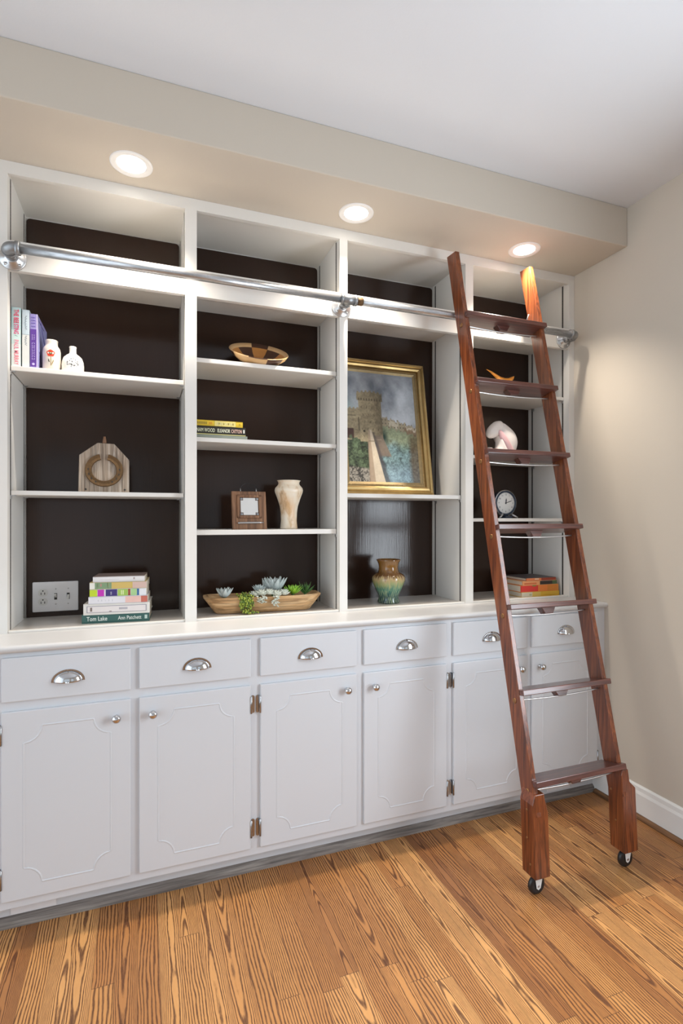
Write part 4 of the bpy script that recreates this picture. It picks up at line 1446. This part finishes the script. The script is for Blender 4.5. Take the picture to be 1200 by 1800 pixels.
# ------------------------------------------------------------------ framed painting
# flat canvas carrying a painted grid of colour, inside a real moulded gold frame
zp = SHELVES[2][0]
W_, H_ = 0.498, 0.675
ybot, ytop = 2.318, 2.428
lean = math.asin((ytop - ybot) / H_)
pf = thing('framed_painting', 'gold-framed painting of a round castle tower under a cloudy sky, leaning in the third bay', 'painting', (1.098, ybot, zp), (-lean, 0, 0))
hw = W_ / 2
FW = 0.062
prof2 = [(0.0, 0.0), (0.0, -0.026), (0.004, -0.031), (0.010, -0.030), (0.014, -0.026), (0.020, -0.031), (0.029, -0.034), (0.037, -0.029), (0.040, -0.020), (0.041, -0.018), (0.050, -0.018), (0.051, -0.016), (0.062, -0.012), (0.062, 0.0)]
mb = MB()
cor = [(-hw, 0), (hw, 0), (hw, H_), (-hw, H_)]
for e in range(4):
    a, c = cor[e], cor[(e + 1) % 4]
    vs, fs = [], []
    for P_ in (a, c):
        sx_ = 1 if P_[0] < 0 else -1
        sz_ = 1 if P_[1] < 0.1 else -1
        for u, y_ in prof2:
            vs.append((P_[0] + sx_ * u, y_ + 0.0, P_[1] + sz_ * u))
    n = len(prof2)
    for k in range(n - 1):
        fs.append((k, k + 1, n + k + 1, n + k))
    mi0 = len(mb.mi)
    mb.add(vs, fs)
    for k in range(n - 1):
        if k >= 9:
            mb.mi[mi0 + k] = 1
mb.build('frame', [M['gold'], M['gold_dark']], pf, world=False)
bd = MB()
# row of little beads in the inner channel
def beads(p0, p1, n):
    for k in range(n):
        s_ = (k + 0.5) / n
        x, z = p0[0] + (p1[0] - p0[0]) * s_, p0[1] + (p1[1] - p0[1]) * s_
        bd.ball((x, -0.0185, z), 0.0026, 0.0026, 0.0026, 6)
q = 0.0455
beads((-hw + q, q), (hw - q, q), 62)
beads((-hw + q, H_ - q), (hw - q, H_ - q), 62)
beads((-hw + q, q), (-hw + q, H_ - q), 88)
beads((hw - q, q), (hw - q, H_ - q), 88)
bd.build('beading', M['gold'], pf, world=False)


def vnoise(x, y, seed, oct_=4):
    rs = np.random.RandomState(seed)
    out_ = np.zeros_like(x)
    amp, tot, fr_ = 1.0, 0.0, 1.0
    for o_ in range(oct_):
        g_ = rs.rand(64, 64)
        xi, yi = x * fr_, y * fr_
        x0_, y0_ = np.floor(xi).astype(int), np.floor(yi).astype(int)
        fx, fy = xi - x0_, yi - y0_
        fx, fy = fx * fx * (3 - 2 * fx), fy * fy * (3 - 2 * fy)
        a = g_[x0_ % 64, y0_ % 64]
        b_ = g_[(x0_ + 1) % 64, y0_ % 64]
        c = g_[x0_ % 64, (y0_ + 1) % 64]
        d = g_[(x0_ + 1) % 64, (y0_ + 1) % 64]
        out_ += amp * (a * (1 - fx) * (1 - fy) + b_ * fx * (1 - fy) + c * (1 - fx) * fy + d * fx * fy)
        tot += amp
        amp *= 0.5
        fr_ *= 2.03
    return out_ / tot


def srgb(*c):
    return np.array([(v / 255.0 / 12.92) if v <= 10 else ((v / 255.0 + 0.055) / 1.055) ** 2.4 for v in c])


def canvas_colors(nx, nz):
    """s: 0 left..1 right, t: 0 bottom..1 top of the picture"""
    s, t = np.meshgrid((np.arange(nx)) / (nx - 1), (np.arange(nz)) / (nz - 1))
    col = np.zeros((nz, nx, 3))

    def lay(mask, c):
        mask = np.clip(mask, 0, 1)[..., None]
        nonlocal col
        col = col * (1 - mask) + c * mask

    def soft(v, w_=0.008):
        return np.clip(0.5 + v / w_, 0, 1)
    n1 = vnoise(s * 5, t * 6, 1)
    n2 = vnoise(s * 18, t * 24, 2)
    n3 = vnoise(s * 60, t * 80, 3, 2)
    n2c = np.clip((n2 - 0.5) * 2.8 + 0.5, 0, 1)
    n3c = np.clip((n3 - 0.5) * 2.2 + 0.5, 0, 1)
    mixn = (0.55 * n2c + 0.45 * n3c)[..., None]
    # sky
    a = np.clip((n1 - 0.25) * 2.0 + 0.25 * (0.85 - t), 0, 1)[..., None]
    col = srgb(104, 112, 122) * (1 - a) + srgb(186, 193, 201) * a
    top = np.clip((t - 0.80) / 0.2, 0, 1)[..., None]
    col = col * (1 - 0.5 * top) + srgb(98, 100, 108) * 0.5 * top
    lay(soft(0.70 - t, 0.25) * 0.35, srgb(196, 200, 204))
    lay(np.clip(1 - s / 0.25, 0, 1) * np.clip(1 - abs(t - 0.66) / 0.12, 0, 1) * 0.7, srgb(158, 186, 186))
    # far hill and town
    hz = 0.545 - 0.06 * np.clip((s - 0.5) / 0.5, 0, 1) + 0.012 * np.sin(s * 26)
    town = 0.60 - 0.10 * np.clip((s - 0.42) / 0.6, 0, 1) + 0.014 * (np.sin(s * 70) > 0) + 0.012 * (np.sin(s * 121 + 1) > 0.2)
    lay(soft(town - t) * (s > 0.40), (srgb(150, 140, 118) * (0.75 + 0.5 * n2[..., None])))
    win = ((np.sin(s * 150) > 0.6) & (np.sin(t * 190) > 0.3) & (t < town) & (t > town - 0.075) & (s > 0.44))
    lay(win * 0.75, srgb(62, 58, 50))
    lay(((s > 0.60) & (s < 0.74) & (t < town - 0.015) & (t > town - 0.06)) * 0.7, srgb(192, 184, 166))
    lay(((s > 0.84) & (t < town - 0.025) & (t > town - 0.040)) * 0.8, srgb(200, 186, 168))
    lay(soft(town - 0.045 - t, 0.02) * (s > 0.82) * 0.8, srgb(118, 92, 72) * (0.8 + 0.4 * n2[..., None]))
    # valley
    low = soft(town - 0.085 - t, 0.02)
    lay(low, srgb(92, 108, 86) * (0.35 + 1.25 * mixn))
    lay(low * soft(t - 0.36 + 0.05 * n1, 0.08) * soft(s - 0.42, .04) * 0.75, srgb(150, 158, 128) * (0.75 + 0.5 * n3[..., None]))
    lay(low * soft(0.34 - t + 0.14 * (n1 - 0.5), 0.12) * 0.9, srgb(96, 118, 122) * (0.3 + 1.4 * mixn))
    lay(low * soft(0.14 - t, 0.12) * soft(s - 0.5, .1) * 0.6, srgb(138, 162, 176) * (0.7 + 0.6 * n3[..., None]))
    lay(soft(s - 0.90 + 0.05 * n1, 0.06) * soft(0.44 - t, 0.06) * 0.8, srgb(84, 66, 42) * (0.6 + 0.8 * n3[..., None]))
    lay(np.clip(1 - np.hypot((s - 0.52) / 0.07, (t - 0.41) / 0.10), 0, 1) * 1.2, srgb(34, 58, 52))
    # curtain wall on the left
    lw = 0.655 + 0.012 * (np.sin(s * 120) > 0)
    stone = srgb(162, 150, 122) * (0.55 + 0.75 * n2[..., None]) * (0.8 + 0.4 * n3[..., None])
    lay(soft(lw - t) * soft(0.29 - s) * soft(t - 0.37), stone)
    lay(soft(0.60 - t, .004) * soft(t - 0.585, .004) * soft(0.14 - s) * 0.6, srgb(96, 90, 72))
    lay(soft(0.58 - t) * soft(t - 0.46) * soft(s - 0.17, .01) * soft(0.20 - s, .01) * 0.8, srgb(70, 64, 52))
    lay(soft(0.475 - t) * soft(t - 0.385) * soft(0.10 - s, .01), srgb(74, 52, 46))
    # left trees and rocks
    lay(soft(0.385 - t + 0.06 * (n2c - 0.5), 0.02) * soft(0.30 - s + 0.06 * (n3 - 0.5), .02), srgb(74, 88, 66) * (0.15 + 1.6 * mixn ** 1.3))
    lay(soft(0.13 - t + 0.06 * (n1 - 0.5), 0.02) * soft(0.33 - s, .02), srgb(116, 112, 104) * (0.2 + 1.5 * n3c[..., None]))
    # buttress and drum tower
    body = soft(s - 0.185, .006) * soft(0.505 - s, .006) * soft(0.745 - t) * soft(t - 0.36)
    u = np.clip((s - 0.185) / 0.32, 0, 1)
    shade = 1.0 - 0.55 * np.clip((u - 0.42) / 0.58, 0, 1)
    lay(body, stone * shade[..., None])
    cap = soft(s - 0.165, .006) * soft(0.525 - s, .006) * soft(0.80 + 0.018 * np.sin(np.clip((s - .165) / .36, 0, 1) * PI) + 0.014 * (np.sin(s * 110) > 0) - t, .006) * soft(t - 0.735, .006)
    lay(cap, stone * 0.86 * shade[..., None])
    corb = (np.sin(s * 170) > 0.1) * soft(t - 0.735, .006) * soft(0.757 - t, .006) * soft(s - 0.17) * soft(0.52 - s)
    lay(corb * 0.7, srgb(78, 70, 56))
    dots = (np.sin(s * 84 + 2 * np.sin(t * 31)) > 0.93) & (np.sin(t * 96) > 0.5) & (t < 0.72) & (s > 0.2) & (s < 0.48)
    lay(dots * body * 0.7, srgb(72, 64, 48))
    lay(np.clip(1.6 - np.hypot((s - 0.245) / 0.014, (t - 0.455) / 0.009), 0, 1), srgb(42, 38, 32))
    # tower foot flaring down to the right, in shade
    xr = 0.505 + (0.40 - t) * 0.62
    lay(soft(xr - s, .01) * soft(s - 0.40, .02) * soft(0.42 - t) * soft(t - 0.235, .02), srgb(120, 108, 96) * (0.75 + 0.4 * n2[..., None]))
    lay(soft(0.385 - t, .003) * soft(t - 0.380, .003) * soft(s - .32) * soft(.48 - s), srgb(150, 138, 120))
    # long pale causeway dropping to the bottom edge
    xl2 = 0.300 - (0.47 - t) * 0.03
    xr2 = 0.345 + (0.47 - t) * 0.33
    ramp_ = soft(s - xl2, .008) * soft(xr2 - s, .008) * soft(0.47 - t)
    lay(ramp_, srgb(196, 184, 164) * (0.86 + 0.24 * n2[..., None]))
    xm2 = 0.318 + (0.47 - t) * 0.09
    lay(soft(xm2 - s, .01) * ramp_ * 0.75, srgb(146, 126, 106))
    lay(soft(s - xr2, .01) * soft(xr2 + 0.03 + (0.47 - t) * 0.08 - s, .03) * soft(0.45 - t) * 0.75, srgb(66, 62, 66))
    lay(soft(0.372 - t, .003) * soft(t - 0.362, .003) * ramp_ * 0.6, srgb(104, 92, 76))
    lay(soft(0.30 - s, .004) * soft(s - 0.285 + (0.36 - t) * 0.02, .004) * soft(0.37 - t) * 0.7, srgb(150, 130, 112))
    col *= (0.93 + 0.14 * n3[..., None])
    return np.clip(col, 0, 1)


NX, NZ = 230, 330
cw, z0c, z1c = hw - 0.0605, 0.0605, H_ - 0.0605
me = bpy.data.meshes.new('canvas')
xs = np.linspace(-cw, cw, NX)
zs = np.linspace(z0c, z1c, NZ)
XX, ZZ = np.meshgrid(xs, zs)
vs = np.stack([XX, np.full_like(XX, -0.0115), ZZ], -1).reshape(-1, 3)
idx = np.arange(NX * NZ).reshape(NZ, NX)
fs = np.stack([idx[:-1, :-1], idx[:-1, 1:], idx[1:, 1:], idx[1:, :-1]], -1).reshape(-1, 4)
me.from_pydata(vs.tolist(), [], fs.tolist())
ca = me.color_attributes.new('col', 'FLOAT_COLOR', 'POINT')
cc = np.ones((NX * NZ, 4), dtype=np.float32)
cc[:, :3] = canvas_colors(NX, NZ).reshape(-1, 3)
ca.data.foreach_set('color', cc.ravel())
me.materials.append(attr_mat('oil_canvas', 0.35, 0.4))
co = bpy.data.objects.new('canvas', me)
C.objects.link(co)
co.parent = pf
MB().box(-hw + 0.03, hw - 0.03, -0.011, -0.001, 0.03, H_ - 0.03).build('backing', M['framew'], pf, world=False)

# ------------------------------------------------------------------ drip-glazed vase
m, nt, b = newmat('drip_glaze')
t_ = nt.nodes.new('ShaderNodeTexCoord')
s_ = nt.nodes.new('ShaderNodeSeparateXYZ')
nt.links.new(t_.outputs['Object'], s_.inputs[0])
ang = mth(nt, 'ARCTAN2', s_.outputs[1], s_.outputs[0])
cv = nt.nodes.new('ShaderNodeCombineXYZ')
nt.links.new(mth(nt, 'MULTIPLY', ang, 6.0), cv.inputs[0])
nt.links.new(mth(nt, 'MULTIPLY', s_.outputs[2], 9.0), cv.inputs[1])
n_ = noise(nt, cv.outputs[0], 1.6, 3, 0.6)
zz = mth(nt, 'ADD', s_.outputs[2], mth(nt, 'MULTIPLY', mth(nt, 'SUBTRACT', n_, 0.5), 0.075))
fz = mth(nt, 'DIVIDE', zz, 0.207)
colz = ramp(nt, fz, [(0.0, (0.003, 0.030, 0.040)), (0.18, (0.006, 0.075, 0.080)), (0.33, (0.03, 0.18, 0.13)), (0.44, (0.28, 0.34, 0.14)),
                     (0.57, (0.50, 0.36, 0.17)), (0.65, (0.13, 0.055, 0.015)), (0.80, (0.28, 0.13, 0.025)), (1.0, (0.20, 0.09, 0.02))])
streak = ramp(nt, noise(nt, cv.outputs[0], 3.2, 2), [(0.50, (0, 0, 0)), (0.60, (1, 1, 1))])
low = ramp(nt, fz, [(0.35, (1, 1, 1)), (0.5, (0, 0, 0))])
nt.links.new(mixc(nt, mth(nt, 'MULTIPLY', mth(nt, 'MULTIPLY', streak, low), 0.7), colz, (0.38, 0.48, 0.26)), b.inputs['Base Color'])
b.inputs['Roughness'].default_value = 0.12
b.inputs['Coat Weight'].default_value = 0.8
profG = [(0.001, 0.0), (0.051, 0.0), (0.0535, 0.004), (0.0520, 0.010), (0.0475, 0.020), (0.0490, 0.035), (0.0600, 0.060), (0.0730, 0.088), (0.0790, 0.108), (0.0785, 0.124), (0.0700, 0.135), (0.0540, 0.143), (0.0470, 0.155), (0.0455, 0.170), (0.0480, 0.186), (0.0545, 0.199), (0.0585, 0.206), (0.0560, 0.207), (0.0480, 0.192), (0.043, 0.17), (0.001, 0.16)]
gv = thing('vase', 'round-shouldered pottery vase with gold neck and green drip glaze, under the painting', 'vase', (1.102, 2.298, ZCT + 0.003))
MB().lathe(profG, Matrix.Identity(4), 64, cap=False).build('body', m, gv, world=False)

# ------------------------------------------------------------------ right bay objects


def pillow(outline, d, rings=7, cy_=0.0, bulge=1.0):
    """closed rounded solid with the given X-Z outline and half depth d"""
    n = len(outline)
    cx_ = sum(p[0] for p in outline) / n
    cz_ = sum(p[1] for p in outline) / n
    vs, fs = [], []
    for sgn in (-1, 1):
        for i in range(rings):
            t_ = i / rings
            sc = math.cos(t_ * PI / 2) ** 0.8
            y_ = sgn * d * math.sin(t_ * PI / 2)
            for x, z in outline:
                vs.append((cx_ + (x - cx_) * sc, cy_ + y_, cz_ + (z - cz_) * sc))
        vs.append((cx_, cy_ + sgn * d, cz_))
    st = rings * n + 1
    for h in range(2):
        o_ = h * st
        for i in range(rings - 1):
            for k in range(n):
                fs.append((o_ + i * n + k, o_ + i * n + (k + 1) % n, o_ + (i + 1) * n + (k + 1) % n, o_ + (i + 1) * n + k))
        for k in range(n):
            fs.append((o_ + (rings - 1) * n + k, o_ + (rings - 1) * n + (k + 1) % n, o_ + rings * n))
    return vs, fs


def smooth_outline(pts, m_=6):
    out_ = []
    n = len(pts)
    for i in range(n):
        p0, p1, p2, p3 = (Vector((*pts[(i + j - 1) % n], 0)) for j in range(4))
        for k in range(m_):
            t_ = k / m_
            q_ = 0.5 * ((2 * p1) + (-p0 + p2) * t_ + (2 * p0 - 5 * p1 + 4 * p2 - p3) * t_ * t_ + (-p0 + 3 * p1 - 3 * p2 + p3) * t_ ** 3)
            out_.append((q_.x, q_.y))
    return out_


# orange horn-shaped ornament
zo = SHELVES[3][0]
og = thing('orange_ornament', 'orange crescent-shaped ornament with a thin raised tail on the right bay top shelf', 'ornament', (1.752, 2.29, zo))
mb = MB()
path = [(-0.098, 0.132), (-0.075, 0.124), (-0.045, 0.107), (-0.015, 0.090), (0.015, 0.084), (0.042, 0.088), (0.062, 0.101), (0.074, 0.113)]
rad = [0.0015, 0.004, 0.008, 0.012, 0.014, 0.013, 0.009, 0.0015]
mb.tube([(x, 0.0, z) for x, z in path], rad, 14)
mb.build('body', M['orange'], og, world=False)
MB().lathe([(0.034, 0), (0.034, 0.006), (0.014, 0.014), (0.010, 0.05), (0.012, 0.082)], Matrix.Translation((0.012, 0, 0)), 24).build('foot', M['framew'], og, world=False)

# conch shell
zk = SHELVES[3][1]
cs = thing('conch_shell', 'large white conch shell with a pink opening on the right bay middle shelf', 'shell', (1.752, 2.285, zk))
SHM = plain('shell_white', (0.80, 0.74, 0.71), 0.4, var=0.08, sc=25)
SHP = plain('shell_pink', (0.66, 0.42, 0.44), 0.3, var=0.10, sc=30)
mb = MB()
lobe_a = smooth_outline([(-0.058, 0.178), (-0.022, 0.190), (0.022, 0.170), (0.062, 0.136), (0.080, 0.092), (0.072, 0.045), (0.042, 0.006), (0.008, 0.002), (-0.020, 0.060), (-0.056, 0.120)])
lobe_b = smooth_outline([(-0.052, 0.190), (-0.020, 0.190), (-0.006, 0.160), (-0.030, 0.120), (-0.056, 0.108), (-0.084, 0.100), (-0.106, 0.112), (-0.102, 0.146), (-0.078, 0.174)])
lobe_c = smooth_outline([(-0.046, 0.118), (-0.026, 0.095), (0.000, 0.052), (0.034, 0.010), (0.008, 0.001), (-0.060, 0.002), (-0.080, 0.022), (-0.054, 0.055)])
mb.add(*pillow(lobe_a, 0.046, 8), mi=0, smooth=True)
mb.add(*pillow(lobe_b, 0.030, 8, cy_=-0.010), mi=0, smooth=True)
mb.add(*pillow(lobe_c, 0.034, 8, cy_=-0.018), mi=0, smooth=True)
mb.build('shell', SHM, cs, world=False)
lip = smooth_outline([(-0.056, 0.140), (-0.034, 0.136), (0.004, 0.094), (0.032, 0.052), (0.050, 0.014), (0.036, 0.006), (0.000, 0.036), (-0.030, 0.078), (-0.050, 0.104)])
mb = MB()
mb.add(*pillow(lip, 0.012, 6, cy_=-0.038), mi=0, smooth=True)
mb.build('opening', SHP, cs, world=False, label='pink opening')
cone = MB()
for k in range(5):
    a = k / 5
    cone.ball((-0.085 - 0.006 * k, 0.005, 0.028 + 0.004 * k), 0.030 * (1 - a) + 0.004, 0.034 * (1 - a) + 0.004, 0.026 * (1 - a) + 0.004, 12)
cone.build('spire', SHM, cs, world=False)

# alarm clock
zq = SHELVES[3][2]
ck = thing('alarm_clock', 'round alarm clock with a dark navy case and silver rim on the right bay shelf', 'clock', (1.760, 2.275, zq))
RC = 0.0655
cz = 0.079
mt = Matrix.Translation((0, 0, cz)) @ Matrix.Rotation(PI / 2, 4, 'X')
MB().lathe([(0.001, -0.045), (0.050, -0.045), (RC - 0.004, -0.036), (RC, -0.025), (RC, 0.0), (RC - 0.002, 0.004), (0.056, 0.005), (0.0545, 0.001)], mt, 56, cap=False).build('case', M['navy'], ck, world=False)
MB().lathe([(RC - 0.001, -0.004), (RC + 0.0028, -0.003), (RC + 0.0028, 0.001), (RC - 0.002, 0.003)], mt, 56, cap=False).build('rim', M['chrome'], ck, world=False, label='silver rim')
M['dial'] = plain('clock_dial', (0.76, 0.76, 0.74), 0.4, var=0.02)
dl = MB().lathe([(0.0005, 0.0022), (0.0535, 0.0022), (0.0545, 0.001)], mt, 48, cap=False).build('dial', M['dial'], ck, world=False)
INK = plain('dial_ink', (0.03, 0.035, 0.05), 0.5)
PK = Matrix(MATX[ck.name])
for h in range(1, 13):
    a = PI / 2 - h * PI / 6
    text('numeral', str(h), 0.0115, INK, dl, PK @ front(0.043 * math.cos(a), -0.0026, cz + 0.043 * math.sin(a)), align='CENTER', ext=0.0002)
tk = MB()
for k in range(60):
    a = k * PI / 30
    r0 = 0.0505 if k % 5 else 0.049
    mm = Matrix.Translation((0, 0, cz)) @ Matrix.Rotation(-a, 4, 'Y')
    tk.box(-0.0003, 0.0003, -0.0028, -0.0022, r0, 0.0525, mat=mm)
tk.build('minute_track', INK, dl, world=False)
hd = MB()
for a, L, w_ in ((math.radians(6), 0.026, 0.0022), (math.radians(72), 0.044, 0.0013)):
    mm = Matrix.Translation((0, 0, cz)) @ Matrix.Rotation(a, 4, 'Y')
    hd.add([mm @ Vector(v) for v in [(-w_, -0.004, -0.006), (w_, -0.004, -0.006), (w_ * 1.4, -0.004, L * 0.6), (0, -0.004, L), (-w_ * 1.4, -0.004, L * 0.6)]], [(0, 1, 2, 3, 4)])
    hd.add([mm @ Vector(v) for v in [(-w_, -0.0034, -0.006), (w_, -0.0034, -0.006), (w_ * 1.4, -0.0034, L * 0.6), (0, -0.0034, L), (-w_ * 1.4, -0.0034, L * 0.6)]], [(4, 3, 2, 1, 0)])
hd.lathe([(0.0035, 0.002), (0.0035, 0.0052), (0.0005, 0.0056)], mt, 14)
hd.build('hands', INK, ck, world=False)
for sx_ in (-1, 1):
    MB().tube([(sx_ * 0.028, -0.012, cz - 0.058), (sx_ * 0.040, -0.020, 0.012), (sx_ * 0.056, -0.026, 0.004)], [0.006, 0.005, 0.0035], 10).build('foot', M['steel'], ck, world=False)
MB().box(-0.022, 0.022, -0.030, 0.022, 0.0, 0.012).build('base', M['navy'], ck, world=False, bevel=0.004)
